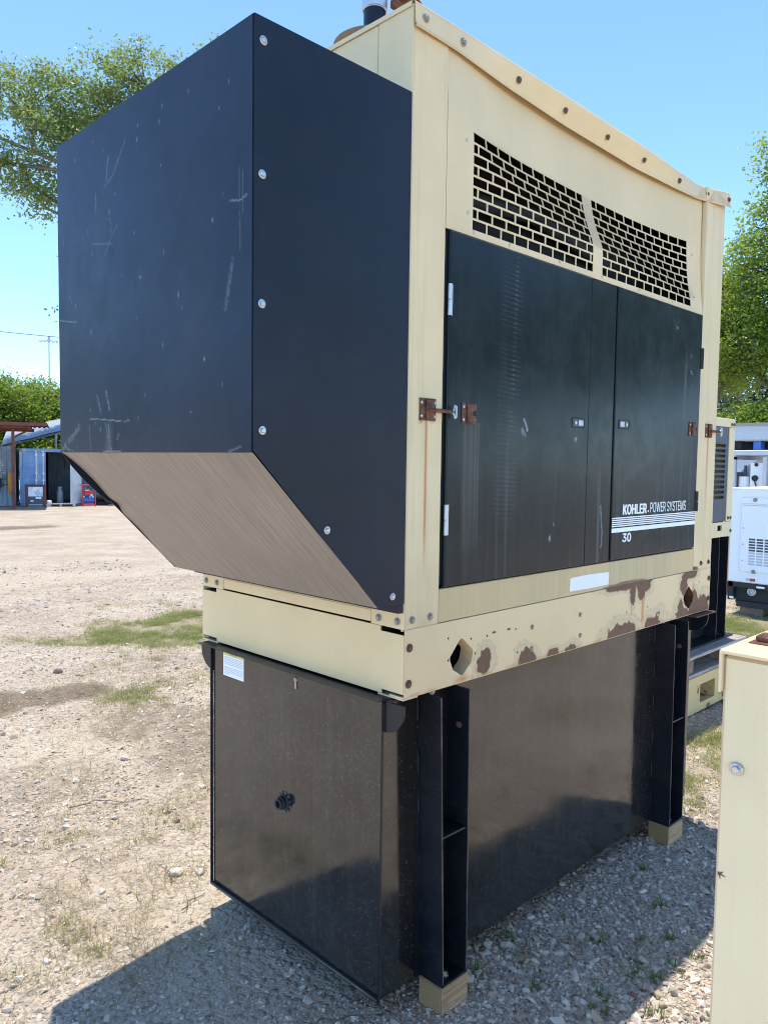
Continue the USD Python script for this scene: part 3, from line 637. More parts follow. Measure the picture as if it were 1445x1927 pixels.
upper = part('upper_panel', cat(dsheet(PX0, PX1, GZ1, PZ1), dsheet(PX0, PX1, PZ0, GZ0), dsheet(PX0, GX[0][0], GZ0, GZ1), dsheet(GX[1][1], PX1, GZ0, GZ1),
             bx(PX0, PX1, .0, .02, PZ0 - .002, PZ0)), M['cream'], gen, smooth=30, label='cream panel above the doors, dented inwards')
part('grille_divider', dsheet(GX[0][1], GX[1][0], GZ0, GZ1), M['cream'], upper, smooth=30)
pitch, rowh, bw = .0705, (GZ1 - GZ0) / 9, .0062
for gx0, gx1 in GX:
    ms = []
    for r_ in range(10):
        zc = GZ1 - r_ * rowh
        if 0 < r_ < 9: ms.append(dsheet(gx0, gx1, zc - bw / 2, zc + bw / 2, .018))
    for r_ in range(9):
        z1, z0 = GZ1 - r_ * rowh - (bw / 2 if r_ else 0), GZ1 - (r_ + 1) * rowh + (bw / 2 if r_ < 8 else 0)
        off = GX[0][0] + (pitch if r_ % 2 == 0 else pitch * .36) - bw / 2; k = math.ceil((gx0 + .008 - off) / pitch); xx = off + k * pitch
        while xx < gx1 - .008: ms.append(dsheet(xx - bw / 2, xx + bw / 2, z0, z1, .016)); xx += pitch
    part('grille', cat(*ms), M['cream'], upper, label='punched grille of staggered brick shaped openings')
for (x, z) in [(.228, 2.572), (.240, 2.372), (.268, 2.322), (.444, 2.322), (.723, 2.322), (.999, 2.322), (1.277, 2.322), (1.559, 2.322), (1.775, 2.555), (1.775, 2.374), (.968, 2.575), (.968, 2.515)]:
    part('screw', lathe([(.0052, 0), (.0052, .001), (.003, .0022)], np.array([x, float(dent(np.array(x), np.array(z))) - .0003, z]), (0, -1, 0), 10), M['zinc'], upper)
# things seen dimly through the grille
part('intake_pipe', cat(tube([(.3, .26, 2.52), (.9, .23, 2.56), (1.5, .27, 2.5)], .03, 14)), M['rubber'], gen, smooth=40)

# --- doors and middle panel
def door_wear_and_reflection(U, V, which):
    g_ = np.zeros(len(U)); b_ = np.zeros(len(U)); r_ = np.zeros(len(U))
    vs = n2(U, V, 60, 2 + which, 4, 1.2)
    b_ += .22 * sst(vs, .5, .75) * sst(V, 2.1, 1.4)
    if which == 0:
        cx = .450 + .03 * (V - 1.9)  # rippled tree reflection painted into the colour as dashes and a strip
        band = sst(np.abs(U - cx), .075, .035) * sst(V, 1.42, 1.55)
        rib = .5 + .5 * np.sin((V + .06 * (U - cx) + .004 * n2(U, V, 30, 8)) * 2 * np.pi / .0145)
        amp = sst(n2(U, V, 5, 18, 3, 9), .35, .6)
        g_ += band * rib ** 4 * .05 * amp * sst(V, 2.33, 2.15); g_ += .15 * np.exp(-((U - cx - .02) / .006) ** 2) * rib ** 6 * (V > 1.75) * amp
        b_ += .14 * sst(np.abs(U - .47), .05, .02) * sst(np.abs(V - 1.62), .13, .03) * (.4 + .6 * rib)
        # chalky runs under the latch keeper
        for cx2, w_, a_ in [(.240, .0035, .5), (.268, .007, .34), (.288, .004, .5), (.302, .0028, .6), (.272, .034, .26)]:
            b_ += a_ * np.exp(-((U - cx2 - (1.77 - V) * .006) / w_) ** 2) * (V < 1.772) * sst(V, 1.28, 1.72) ** .8
        for pl in ([(.530, 1.795), (.545, 1.775), (.553, 1.757)], [(.535, 1.795), (.552, 1.77), (.556, 1.757), (.548, 1.76)], [(.525, 1.765), (.545, 1.742)], [(.520, 1.76), (.533, 1.742)]): g_ += .55 * sst(segd(U, V, pl), .0026, .0008)
        for (x, z, s) in [(.82, 1.79, .006), (.845, 1.74, .008), (.72, 1.45, .006), (.70, 1.40, .009)]: g_ += .4 * sst(np.hypot(U - x, (V - z) / 1.6) + (n2(U, V, 120, 3) - .5) * .012, s, s * .5)
    if which == 1:
        g_ += .5 * sst(segd(U, V, [(1.035, 1.50), (1.043, 1.44), (1.052, 1.40), (1.047, 1.385), (1.05, 1.36), (1.043, 1.345)]) + (n2(U, V, 150, 3) - .5) * .006, .006, .001) * .6
        b_ += .4 * np.exp(-((U - 1.02) / .01) ** 2) * sst(vs, .45, .6) * sst(V, 1.75, 1.5)
    if which == 2:
        for (x, z, s) in [(1.62, 2.25, .010), (1.60, 2.23, .014), (1.74, 2.12, .012), (1.75, 2.05, .010), (1.76, 2.0, .008)]: g_ += .4 * sst(np.hypot(U - x, V - z) + (n2(U, V, 130, 3) - .5) * .03, s, s * .4) * sst(n2(U, V, 160, 5), .5, .62)
        b_ += .45 * np.exp(-((U - 1.70) / .012) ** 2) * sst(vs, .45, .62) * sst(V, 2.2, 1.95) * sst(V, 1.45, 1.6)
    return np.stack([r_, np.clip(g_, 0, .8), np.clip(b_, 0, .8)], 1)
DOORS = []
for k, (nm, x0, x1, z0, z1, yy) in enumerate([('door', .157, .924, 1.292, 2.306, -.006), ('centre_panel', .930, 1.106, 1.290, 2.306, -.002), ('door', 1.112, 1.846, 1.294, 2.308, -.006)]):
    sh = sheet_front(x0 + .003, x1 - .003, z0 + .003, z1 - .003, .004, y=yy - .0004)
    m, w = with_wear(sh[:2], door_wear_and_reflection(sh[2], sh[3], k), bx(x0, x1, yy, .022, z0, z1, .0025))
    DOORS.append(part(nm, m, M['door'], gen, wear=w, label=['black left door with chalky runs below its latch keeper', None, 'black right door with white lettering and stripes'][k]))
part('door_seal', cat(bx(.143, .158, .006, .012, 1.288, 2.312), bx(.922, .932, .006, .012, 1.288, 2.312), bx(1.104, 1.114, .004, .012, 1.288, 2.312), bx(1.845, 1.856, .006, .012, 1.288, 2.312), bx(.143, 1.856, .006, .012, 1.284, 1.296), bx(.143, 1.856, .006, .012, 2.304, 2.3125)), M['dark'], gen)
# flush paddle latches
for k, (x, z) in enumerate([(.856, 1.797), (1.180, 1.806)]):
    par = DOORS[0] if k == 0 else DOORS[2]
    lt = part('flush_latch', cat(bx(x - .040, x + .040, -.0085, -.006, z + .0135, z + .0175, .001), bx(x - .040, x + .040, -.0085, -.006, z - .0175, z - .0135, .001), bx(x - .040, x - .036, -.0085, -.006, z - .0135, z + .0135), bx(x + .036, x + .040, -.0085, -.006, z - .0135, z + .0135)), M['rubber'], par)
    part('latch_cup', bx(x - .036, x + .036, -.0072, -.0060, z - .0135, z + .0135), M['slate'], lt)
    s_ = 1 if k == 0 else -1
    part('latch_paddle', bx(x + s_ * .000, x + s_ * .030, -.0105, -.0072, z - .010, z + .010, .002), M['galv'], lt)
    part('key_cylinder', lathe([(.0075, 0), (.0075, .003), (.005, .004)], np.array([x - s_ * .018, -.0072, z]), (0, -1, 0), 16), M['zinc'], lt)
# hinges
for (x, z, mt) in [(.158, 2.112, 'galv'), (.158, 1.487, 'galv'), (1.850, 2.121, 'rubber'), (1.850, 1.498, 'rubber')]:
    par = DOORS[0] if x < 1 else DOORS[2]; s_ = 1 if x < 1 else -1
    hg = part('hinge', cat(lathe([(.0065, 0), (.0065, .043)], np.array([x, -.0085, z + .001]), (0, 0, 1), 12), lathe([(.0065, 0), (.0065, .043)], np.array([x, -.0085, z - .044]), (0, 0, 1), 12), bx(x, x + s_ * .012, -.0085, -.0063, z - .044, z + .044)), M[mt], par, smooth=40)
# latches on the posts and their keepers on the doors
def screw4(par, x, z, dx, dz, y):
    for sx in (-1, 1):
        for sz in (-1, 1): part('screw', lathe([(.0052, 0), (.0048, .0014), (.0025, .0026)], np.array([x + sx * dx, y, z + sz * dz]), (0, -1, 0), 10), M['zinc'], par)
for (x, z, xk_, kz, s_, po, dr) in [(.079, 1.799, .253, 1.797, 1, p1, 0), (1.962, 1.812, 1.779, 1.812, -1, p2, 2)]:
    lt = part('latch', cat(bx(x - .034, x + .034, -.0035, -.0006, z - .031, z + .031, .0008), bx(x - .012, x + .020, -.012, -.0035, z - .029, z + .029, .003), tube([(x - .008, -.016, z - .002), (x + .035, -.018, z - .002), (x + .084, -.020, z - .003)], .0055, 8)), M['rust'], po, smooth=30, label='rusty T handle latch')
    part('latch_handle', tube([(x + .084, -.020, z - .003), (x + .092, -.020, z + .004), (x + .096, -.020, z + .016), (x + .102, -.020, z + .014), (x + .102, -.020, z - .018), (x + .097, -.020, z - .021), (x + .092, -.020, z - .010), (x + .084, -.020, z - .004)], .0032, 7), M['galv'], lt, smooth=40)
    screw4(lt, x, z, .026, .0185, -.0035)
    kp = part('latch_keeper', cat(bx(xk_ - .033, xk_ + .033, -.0095, -.0064, kz - .030, kz + .030, .0008), bx(xk_ - .014, xk_ + .022, -.019, -.0095, kz - .029, kz + .029, .004)), M['rust'], DOORS[dr], label='rusty latch keeper plate')
    part('keeper_slot', bx(xk_ + .006, xk_ + .0195, -.0196, -.0185, kz - .007, kz + .007), M['dark'], kp)
    screw4(kp, xk_, kz, .0255, .0185, -.0095)
# lettering and stripes on the right door
def text_xz(s, x0, x1, z0, h, y, bold=False, slant=0.0, thin=0):
    m = meshkit.text_mesh(s, h, .0005, bold); v = np.array(m.vertices); v[:, 0] -= v[:, 0].min()
    v[:, 0] *= (x1 - x0) / v[:, 0].max()
    return np.stack([x0 + v[:, 0] + slant * v[:, 1], y - v[:, 2], z0 + v[:, 1]], 1), np.array(m.faces)[:, ::-1]
YD = -.0066
part('lettering', cat(*[text_xz('KOHLER', 1.194 + o_, 1.384 + o_, 1.4635, .037, YD - .0002 * k_, True) for k_, o_ in enumerate((0, .0014, .0028))], text_xz('®', 1.396, 1.406, 1.464, .010, YD, True)), M['white'], DOORS[2], label='white lettering reading KOHLER')
part('lettering', text_xz('POWER SYSTEMS', 1.418, 1.745, 1.464, .040, YD), M['white'], DOORS[2], label='thin white lettering reading POWER SYSTEMS')
part('lettering', cat(*[text_xz('30', 1.198 + o_, 1.264 + o_, 1.358, .032, YD - .0002 * k_, True) for k_, o_ in enumerate((0, .0012))]), M['white'], DOORS[2], label='white number 30')
for k in range(5): part('stripe', bx(1.1135, 1.8445, YD - .0005, YD, 1.4535 - k * .0076 - .0044, 1.4535 - k * .0076), M['white'], DOORS[2])
part('stripe', bx(1.1135, 1.8445, YD - .0005, YD, 1.397, 1.4135), M['white'], DOORS[2])

# --- rail under the doors, streaked with dirt, and the blank white sticker
v, f, U, V = sheet_front(.1445, 1.853, 1.189, 1.284, .0036, y=.0004)
st_ = n2(U, V, 120, 6, 4, 1.5); right = sst(U, 1.106, 1.110)
dirt = np.clip((.12 + .38 * right + .30 * sst(n2(U, V, 3, 19, 3, 1), .45, .6)) * sst(st_, .34, .62) + .2 * right, 0, .75) * sst(U, 1.80, 1.55)
low = sst(np.hypot((U - 1.25) / .17, (V - 1.187) / .013) - (n2(U, V, 18, 3) - .5), 1.05, .9)
m, w = with_wear((v, f), np.stack([low * .8, dirt, 0 * U], 1), bx(.1435, 1.8545, .001, .02, 1.188, 1.2865, .001))
rail = part('door_rail', m, M['cream_dirty'], gen, wear=w, label='cream rail under the doors with vertical dirt streaks')
pts = Polygon([(.843, 1.2035), (.846, 1.2515), (.95, 1.2535), (1.105, 1.250), (1.116, 1.245), (1.114, 1.202), (.98, 1.2015)])
part('blank_sticker', extr(pts, 'xz', -.0012, .0002), M['white'], rail)
pts = Polygon([(.835, 1.196), (1.126, 1.1945), (1.128, 1.258), (.84, 1.258)])

# --- black air scoop on the near end
S0, ZH, ZB, SB, SW, ZTOP = .507, 1.668, 1.261, .101, 1.058, 2.629
side = Polygon([(-.002, ZTOP), (-S0 + .002, ZTOP), (-S0 + .002, ZH + .004), (-SB, ZB), (-.002, ZB)])
scoop = part('air_scoop', cat(extr(side, 'xz', SW - .003, SW), bx(-S0, -.001, .0, SW, ZTOP - .003, ZTOP, .001), bx(-.004, -.0015, .02, SW - .02, ZB - .03, ZTOP - .003), bx(-.02, -.0015, .004, SW - .004, ZB - .026, ZB - .002)), M['black_side'], gen, label='black sheet metal air scoop on the near end')
part('side_panel', cat(extr(side, 'xz', -.0005, .0025), bx(-S0 + .001, -S0 + .0025, .0025, .012, ZH + .02, ZTOP - .003)), M['black_side'], scoop)
v, f, U, V = grid(np.linspace(.004, SW, 320), np.linspace(ZH, ZTOP - .002, 290), lambda U, V: np.stack([-S0 - .0004 - .004 * np.exp(-((U - .70) / .025) ** 2 - ((V - 1.69) / .05) ** 2) + 0 * U, U, V], -1), flip=True)
g_ = np.zeros(len(U)); nz = n2(U, V, 90, 3) - .5
SCR = [([(.60, 2.524), (.678, 2.446), (.731, 2.427)], .35, .0022), ([(.703, 2.508), (.718, 2.441)], .45, .003), ([(.787, 2.42), (.784, 2.366)], .5, .004), ([(.648, 2.308), (.69, 2.28), (.728, 2.235)], .4, .002), ([(.807, 2.281), (.681, 2.259)], .35, .0022), ([(.093, 2.247), (.05, 2.238), (.024, 2.245)], .6, .0022), ([(.055, 2.317), (.05, 2.127)], .25, .002), ([(.04, 2.301), (.04, 2.208)], .25, .003),
       ([(.845, 1.75), (.845, 1.766), (.808, 1.768), (.714, 1.762), (.615, 1.755), (.59, 1.758)], .8, .0022), ([(.845, 1.75), (.836, 1.676)], .45, .0018), ([(.738, 1.755), (.712, 1.708)], .6, .0016), ([(.714, 1.747), (.695, 1.673)], .5, .006), ([(.913, 1.748), (.96, 1.72), (1.043, 1.677)], .35, .012), ([(1.055, 2.088), (.98, 2.075), (.924, 2.067)], .8, .0018), ([(.096, 1.67), (.046, 1.682)], .5, .003), ([(.082, 2.109), (.108, 2.004)], .3, .010), ([(.792, 1.843), (.765, 1.787)], .55, .004), ([(.729, 1.843), (.71, 1.793)], .55, .007), ([(.70, 2.35), (.69, 2.30)], .2, .012), ([(1.04, 1.70), (1.0, 1.678), (.96, 1.672)], .6, .004), ([(.75, 1.672), (.64, 1.671)], .7, .0025)]
for pl, a_, w_ in SCR:
    a_ *= .42
    rag = sst(n2(U, V, 160, 7), .38, .55) if w_ > .003 else 1.0
    g_ = np.maximum(g_, a_ * sst(segd(U, V, pl) + nz * w_ * 1.2, w_, w_ * .35) * rag)
r2_ = np.random.default_rng(4)
for k in range(46):
    y, z, s_ = r2_.uniform(.03, 1.03), r2_.uniform(1.70, 2.58), r2_.uniform(.0015, .004); g_ = np.maximum(g_, r2_.uniform(.12, .4) * sst(np.hypot(U - y, (V - z) / r2_.uniform(1, 3)), s_, s_ * .4))
haze_ = .03 * sst(n2(U, V, 4, 23, 4, 2), .45, .75)
dusty = .35 * np.exp(-((U - .705) / .022) ** 2) * sst(V, 1.78, 1.69) + haze_
wear = np.stack([0 * U, np.clip(g_, 0, .85), np.clip(dusty, 0, .6)], 1)
m, w = with_wear((v, f), wear, bx(-S0, -S0 + .002, .004, SW, ZH, ZTOP - .002))
part('front_panel', m, M['black'], scoop, wear=w, label='black front sheet of the scoop with white scuffs and scratches')
def under(U, V):          # U along width, V 0..1 down the slope; crumpled at the far edge
    x = -S0 + .001 + (S0 - SB) * V; z = ZH + (ZB - ZH) * V
    d = .011 * np.exp(-((U - SW) / .05) ** 2) * np.sin(np.clip(V / .42, 0, 1) * np.pi) ** .7 + .012 * np.exp(-((U - SW) / .09) ** 2 - ((V - .44) / .045) ** 2) + .007 * np.exp(-((U - .98) / .12) ** 2 - ((V - .62) / .14) ** 2)
    d = d + .006 * np.exp(-((U - .72) / .05) ** 2 - (V / .03) ** 2)
    return np.stack([x + d * .71, U, z + d * .71], -1)
uv, uf, _, _ = grid(np.linspace(.0005, SW - .002, 80), np.linspace(0, 1, 60), under)
part('underside_panel', (uv, uf[:, ::-1]), M['underside'], scoop, smooth=30, label='dusty sloping underside of the scoop with fine streaks and ground bounce in its colour')
part('bottom_flange', bx(-SB, -.03, .003, SW - .003, ZB - .0005, ZB + .002), M['underside'], scoop)
fl = [(-S0 + .003, ZH)] + [(-S0 + .406 * t_ - .707 * b_, ZH - .407 * t_ - .707 * b_) for t_, b_ in ((.08, .006), (.2, .010), (.32, .008), (.40, .002))] + [(-S0 + .406 * .4 + .01, ZH - .407 * .4 + .01), (-S0 + .02, ZH + .01)]
part('far_flange', extr(Polygon(fl), 'xz', SW - .001, SW + .0015), M['black_side'], scoop)
for i, (x, z) in enumerate([(-.482, 2.578), (-.484, 2.289), (-.484, 2.004), (-.481, 1.719), (-.284, 1.480), (-.049, 1.287)]):
    part('bolt', bolt((x, -.0006, z), (0, -1, 0), .0072, .007, i), M['zinc'], scoop)

# --- exhaust and roof dome
ex = part('exhaust_pipe', cat(lathe([(.040, 0), (.040, .56)], np.array([.5, .672, ZT - .01]), (0, 0, 1), 24)), M['black_side'], gen, smooth=40)
part('exhaust_collar', cat(lathe([(.0405, 0), (.046, .004), (.047, .075), (.0445, .075), (.043, .0)], np.array([.5, .672, 3.295]), (0, 0, 1), 28, cap=False)), M['galv'], ex, smooth=40)
part('rain_cap_hinge', cat(bx(.53, .60, .60, .625, 3.30, 3.33, .004), tube([(.535, .61, 3.26), (.60, .60, 3.30)], .009, 8), lathe([(.06, 0), (.058, .004)], np.array([.62, .62, 3.345]), (.2, -.1, 1), 20)), M['rust'], ex)
part('rain_skirt', lathe([(.040, .030), (.150, .004), (.150, .0), (.040, .022)], np.array([.5, .672, 3.165]), (0, 0, 1), 40, cap=False), M['skirt'], ex, smooth=30)

# ------------------------------------------------------------------ fuel tank under the generator
TX0, TX1, TY0, TY1, TZ0, TZ1 = -.014, 2.012, .062, .940, .089, .978
tank = thing('fuel_tank', 'black steel base fuel tank with channel legs on timber blocks, under the near generator', 'fuel tank', ((TX0 + TX1) / 2, (TY0 + TY1) / 2, TZ0))
part('tank_body', bx(TX0, TX1, TY0, TY1, TZ0, TZ1, .004), M['tank'], tank)
part('end_flange', cat(bx(TX0 - .010, TX0 + .001, TY1 - .001, TY1 + .003, TZ0, TZ1 + .004, .001), bx(TX0 - .009, TX0, TY0 - .003, TY0, TZ0, TZ1, .001), tube([(TX0 - .005, TY0, TZ0 + .004), (TX0 - .006, (TY0 + TY1) / 2, TZ0 + .006), (TX0 - .005, TY1, TZ0 + .004)], .007, 8)), M['tank_flange'], tank, smooth=40)
part('corner_weld', cat(tube([(TX0 - .003, TY0 - .001, TZ1 - .01), (TX0 - .003, TY0 - .001, TZ0 + .01)], .0022, 6), tube([(TX0 - .009, TY0, TZ0 + .006), (TX0 - .010, .5, TZ0 + .007), (TX0 - .009, TY1, TZ0 + .006)], .0035, 6)), M['edge'], tank, smooth=40)  # upright weld; the bottom run paints in the flange highlight
part('top_plate', cat(bx(-.014, 2.06, .03, 1.0, TZ1, TZ1 + .006, .001), bx(-.05, 2.0, .045, .985, TZ1 + .006, TZ1 + .0085)), M['tank_flange'], tank)
def ear(cy, s_):   # quarter round gusset in an x plane, standing out sideways from the tank
    a = np.linspace(0, np.pi / 2, 10); R_ = .078
    return Polygon([(cy, TZ1 - .001)] + [(cy + s_ * R_ * math.cos(t_) if t_ < 1.5 else cy, TZ1 - .035 - (R_ - .01) * math.sin(t_)) for t_ in a[:-1]] + [(cy, TZ1 - .104)] + []) if False else Polygon([(cy, TZ1 - .001), (cy + s_ * R_, TZ1 - .001), (cy + s_ * R_, TZ1 - .02)] + [(cy + s_ * R_ * math.cos(t_), TZ1 - .02 - .07 * math.sin(t_)) for t_ in a[1:]])
for (x, cy, s_) in [(TX0 + .001, TY0, -1), (TX0 + .001, TY1, 1), (TX1 - .008, TY0, -1), (TX1 - .008, TY1, 1)]:
    part('gusset', extr(ear(cy, s_), 'yz', x, x + .007), M['tank_flange'], tank)
part('rusty_shelf', cat(bx(1.86, 2.065, -.028, .062, TZ1 + .0005, TZ1 + .006, .001)), M['rust'], tank)
def channel(xa0, xa1, xb0, xb1, back=False):
    """C channel leg open to the front: flange a (top, bottom x), flange b, web, stiffener, foot"""
    yf, yb = (-.027, TY0) if not back else (TY1, TY1 + .089)
    def flange(xt, xb, t_):
        v = np.array([[xt, yf, TZ1 - .002], [xt + t_, yf, TZ1 - .002], [xt + t_, yb, TZ1 - .002], [xt, yb, TZ1 - .002], [xb, yf, TZ0], [xb + t_, yf, TZ0], [xb + t_, yb, TZ0], [xb, yb, TZ0]])
        return VF(trimesh.convex.convex_hull(v))
    return flange(xa0, xa1, .007), flange(xb0 - .007, xb1 - .007, .007), yf, yb
for (xa0, xa1, xb0, xb1, back) in [(.128, .160, .264, .275, False), (1.640, 1.656, 1.776, 1.786, False), (.128, .160, .264, .275, True), (1.640, 1.656, 1.776, 1.786, True)]:
    fa, fb, yf, yb = channel(xa0, xa1, xb0, xb1, back)
    web = bx(xa0 + .007, xb1 - .007, (yb - .006 if not back else yf), (yb - .0005 if not back else yf + .006), TZ0 + .004, TZ1 - .004)
    leg = part('channel_leg', cat(fa, fb, web), M['tank_flange'], tank)
    if back: continue
    part('stiffener', bx(xa0 + .017, xb1 - .012, yf + .004, yb - .006, .545, .552, .001), M['tank_flange'], leg)
    part('foot_plate', bx(xa1 - .001, xb1 + .001, yf - .001, yb - .001, TZ0 - .001, TZ0 + .006, .001), M['tank_flange'], leg)
    for z in (.96, .80, .66, .50, .36, .22): part('weld_bead', tube([(xa0 - .004 + (xa1 - xa0) * (TZ1 - z) / (TZ1 - TZ0), yb - .001, z), (xa0 - .005 + (xa1 - xa0) * (TZ1 - z + .04) / (TZ1 - TZ0), yb - .002, z - .04), (xa0 - .004 + (xa1 - xa0) * (TZ1 - z + .07) / (TZ1 - TZ0), yb - .001, z - .07)], [.003, .006, .003], 6) , M['tank_flange'], leg, smooth=50)
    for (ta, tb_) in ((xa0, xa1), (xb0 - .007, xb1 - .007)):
        part('worn_edge', tube([(ta + .0035, yf - .0003, TZ1 - .006), (tb_ + .0035, yf - .0003, TZ0 + .01)], .0017, 6), M['edge'], leg)  # pale strip: bare edge with the ground reflection painted in
    xc = (xa1 + xb1) / 2 - .012
    part('anchor_bolt', cat(lathe([(.0125, 0), (.0125, .002)], np.array([xc, .004, TZ0 + .006]), (0, 0, 1), 16), bolt((xc, .004, TZ0 + .008), (0, 0, 1), .009, .010)), M['zinc'], leg)
    part('rust_spot', lathe([(.011, 0), (.010, .0025)], np.array([xb0 - .0075, .008, .86]), (-1, 0, 0), 8), M['bolt_rust'], leg)
    part('cap_nut', bolt((xa0 + .055, yb - .007, TZ1 - .012), (0, -1, 0), .008, .008), M['galv'], leg)
plug = part('drain_plug', cat(lathe([(.027, 0), (.027, .004), (.021, .006), (.021, .018), (.018, .020), (.018, .028), (.012, .028), (.012, .014)], np.array([TX0 - .001, .512, .537]), (-1, 0, 0), 24)), M['rubber'], tank, smooth=35)
part('weld_ring', cat(*[lathe([(.006 + .002 * math.sin(k * 2.3), 0), (.004, .003)], np.array([TX0 - .0005, .512 + .031 * math.cos(k * .57), .537 + .031 * math.sin(k * .57)]), (-1, 0, 0), 7) for k in range(11)]), M['edge'], plug)
part('weld_stud', cat(lathe([(.010, 0), (.007, .004)], np.array([TX0 - .0005, .458, .955]), (-1, 0, 0), 9), bx(TX0 - .004, TX0, .452, .462, .925, .95, .001)), M['bolt_old'], tank)
# warning label
lab = part('warning_label', bx(TX0 - .0012, TX0 - .0002, .7455, .871, .886, .976), M['white'], tank, label='white warning label with a yellow header')
M['label_yellow'] = simple('label_yellow', (.62, .52, .12), .5); M['ink'] = simple('printed_ink', (.30, .30, .31), .6)
part('label_header', bx(TX0 - .0017, TX0 - .0012, .7475, .869, .9605, .9745), M['label_yellow'], lab)
def text_yz(s, y0, y1, z0, h, x, bold=False):
    m = meshkit.text_mesh(s, h, .0004, bold); v = np.array(m.vertices); v[:, 0] -= v[:, 0].min(); v[:, 0] *= (y0 - y1) / v[:, 0].max()
    return np.stack([x - v[:, 2], y0 - v[:, 0], z0 + v[:, 1]], 1), np.array(m.faces)
part('label_text', text_yz('WARNING', .835, .783, .9635, .008, TX0 - .0017, True), M['ink'], lab)
r3_ = np.random.default_rng(3); lines = []
for k in range(11):
    z = .953 - k * .0058; y = .866
    if k == 5: continue
    while y > .752:
        w_ = r3_.uniform(.004, .011); e_ = max(y - w_, .751); lines.append(bx(TX0 - .0016, TX0 - .0011, e_, y, z - .0007, z + .0007)); y -= w_ + .0022
        if r3_.random() < .05: break
part('label_print', cat(*lines), M['ink'], lab, kind='stuff', label='lines of fine print on the warning label')

for (x0, x1, lb) in [(.158, .279, 'square timber block under the near channel leg of the fuel tank'), (1.652, 1.788, 'square timber block under the far channel leg of the fuel tank')]:
    t = thing('timber_block', lb, 'timber block', ((x0 + x1) / 2, .018, 0))
    part('block', bx(x0 + .001, x1, -.030, .0655, -.012, .0875, .003), M['timber'], t)
    part('end_grain', bx(x0 - .0005, x0 + .001, -.027, .0625, -.01, .0845), M['endgrain'], t)

# ------------------------------------------------------------------ foreground cabinet at the right edge
fg = thing('cabinet', 'cream painted steel cabinet close to the camera with one bolt and a lipped lid', 'cabinet', (0, -1.5, 0))
FX0, FX1, FY0, FY1, FZ = -.505, .45, -1.056, -1.95, 1.352
part('cabinet_body', cat(bx(FX0 + .004, FX1, FY1, FY0 - .004, .10, FZ + .05, .004)), M['cream_fg'], fg)
part('plinth', bx(FX0 + .05, FX1 - .05, FY1 + .05, FY0 - .05, 0.0, .10), M['tank_flange'], fg)
part('lid', cat(bx(FX0 - .002, FX1 + .004, FY1 - .004, FY0, 1.404, 1.4105, .002), bx(FX0 + .012, FX1 + .004, FY0 - .0035, FY0, FZ, 1.408, .001), bx(FX0 - .002, FX0 + .012, FY0 - .004, FY0 + .0005, FZ, 1.408, .0015)), M['cream_fg'], fg)
part('bolt', bolt((FX0 + .003, -1.083, 1.254), (-1, 0, 0), .0062, .0065, 2), M['zinc'], fg)
lk = part('lid_latch', cat(bx(-.445, -.395, -1.105, -1.070, 1.4095, 1.4125, .001), bx(-.435, -.405, -1.102, -1.075, 1.4125, 1.4215, .003)), M['rust'], fg)
part('weld_scar', cat(*[tube([(FX0 + .0036, -1.0665, 1.105), (FX0 + .0036, -1.0665 + L__ * math.cos(a__), 1.105 + L__ * math.sin(a__))], [.0011, .0004], 5) for a__, L__ in ((.3, .004), (1.2, .003), (2.4, .006), (3.4, .008), (4.6, .007), (5.5, .004))]), M['bolt_rust'], fg)

# ------------------------------------------------------------------ second generator behind, on its own tank and pallets
GX0, GX1, GY0, GY1 = 2.75, 4.232, .75, 1.75
g2 = thing('generator', 'second cream generator with a louvred black side panel, partly behind the near one', 'generator', ((GX0 + GX1) / 2, (GY0 + GY1) / 2, 1.15))
part('frame_panel', cat(bx(GX0, GX1, GY0, GY1, 1.935, 1.995, .004), bx(4.135, GX1, GY0, GY1, 1.262, 1.933, .003), bx(GX0, GX0 + .1, GY0, GY1, 1.262, 1.933, .003)), M['cream_far'], g2)
part('base_frame', extr(Polygon([(GX0, 1.152), (GX1, 1.152), (GX1, 1.258), (GX0, 1.258)], [[(3.985, 1.197), (4.062, 1.197), (4.062, 1.236), (3.985, 1.236)]]), 'xz', GY0, GY0 + .01), M['cream_far'], g2)
part('inner_frame', cat(bx(GX0 + .01, GX1 - .001, GY0 + .06, GY1, 1.153, 1.257), bx(GX0 + .1, 4.135, GY0 + .12, GY1 - .02, 1.262, 1.93)), M['dark'], g2)
sp = Polygon([(GX0 + .1, 1.262), (4.134, 1.262), (4.134, 1.933), (GX0 + .1, 1.933)], [[(3.3, 1.425 + k * .0365), (4.085, 1.425 + k * .0365), (4.085, 1.445 + k * .0365), (3.3, 1.445 + k * .0365)] for k in range(11)])
sd = part('louvre_panel', extr(sp, 'xz', GY0 + .006, GY0 + .012), M['slate'], g2, label='dark louvred side panel')
for k in range(11):
    z = 1.447 + k * .0365
    part('louvre', VF(trimesh.convex.convex_hull(np.array([[3.3, GY0 + .005, z], [4.085, GY0 + .005, z], [3.3, GY0 - .006, z - .002], [4.085, GY0 - .006, z - .002], [3.3, GY0 - .004, z - .003], [4.085, GY0 - .004, z - .003]]))), M['slate'], sd)
for i, (x, z) in enumerate([(4.165, 1.955), (4.205, 1.955), (4.16, 1.285), (4.205, 1.285), (4.215, 1.19)]): part('bolt', bolt((x, GY0 - .0005, z), (0, -1, 0), .009, .008, i), M['bolt_rust'], g2)
k2 = thing('fuel_tank', 'black fuel tank of the second generator, standing on pallets', 'fuel tank', (3.5, 1.25, .41))
part('tank_body', bx(GX0, 4.12, GY0 + .09, GY1 - .09, .425, 1.148, .004), M['tank'], k2)
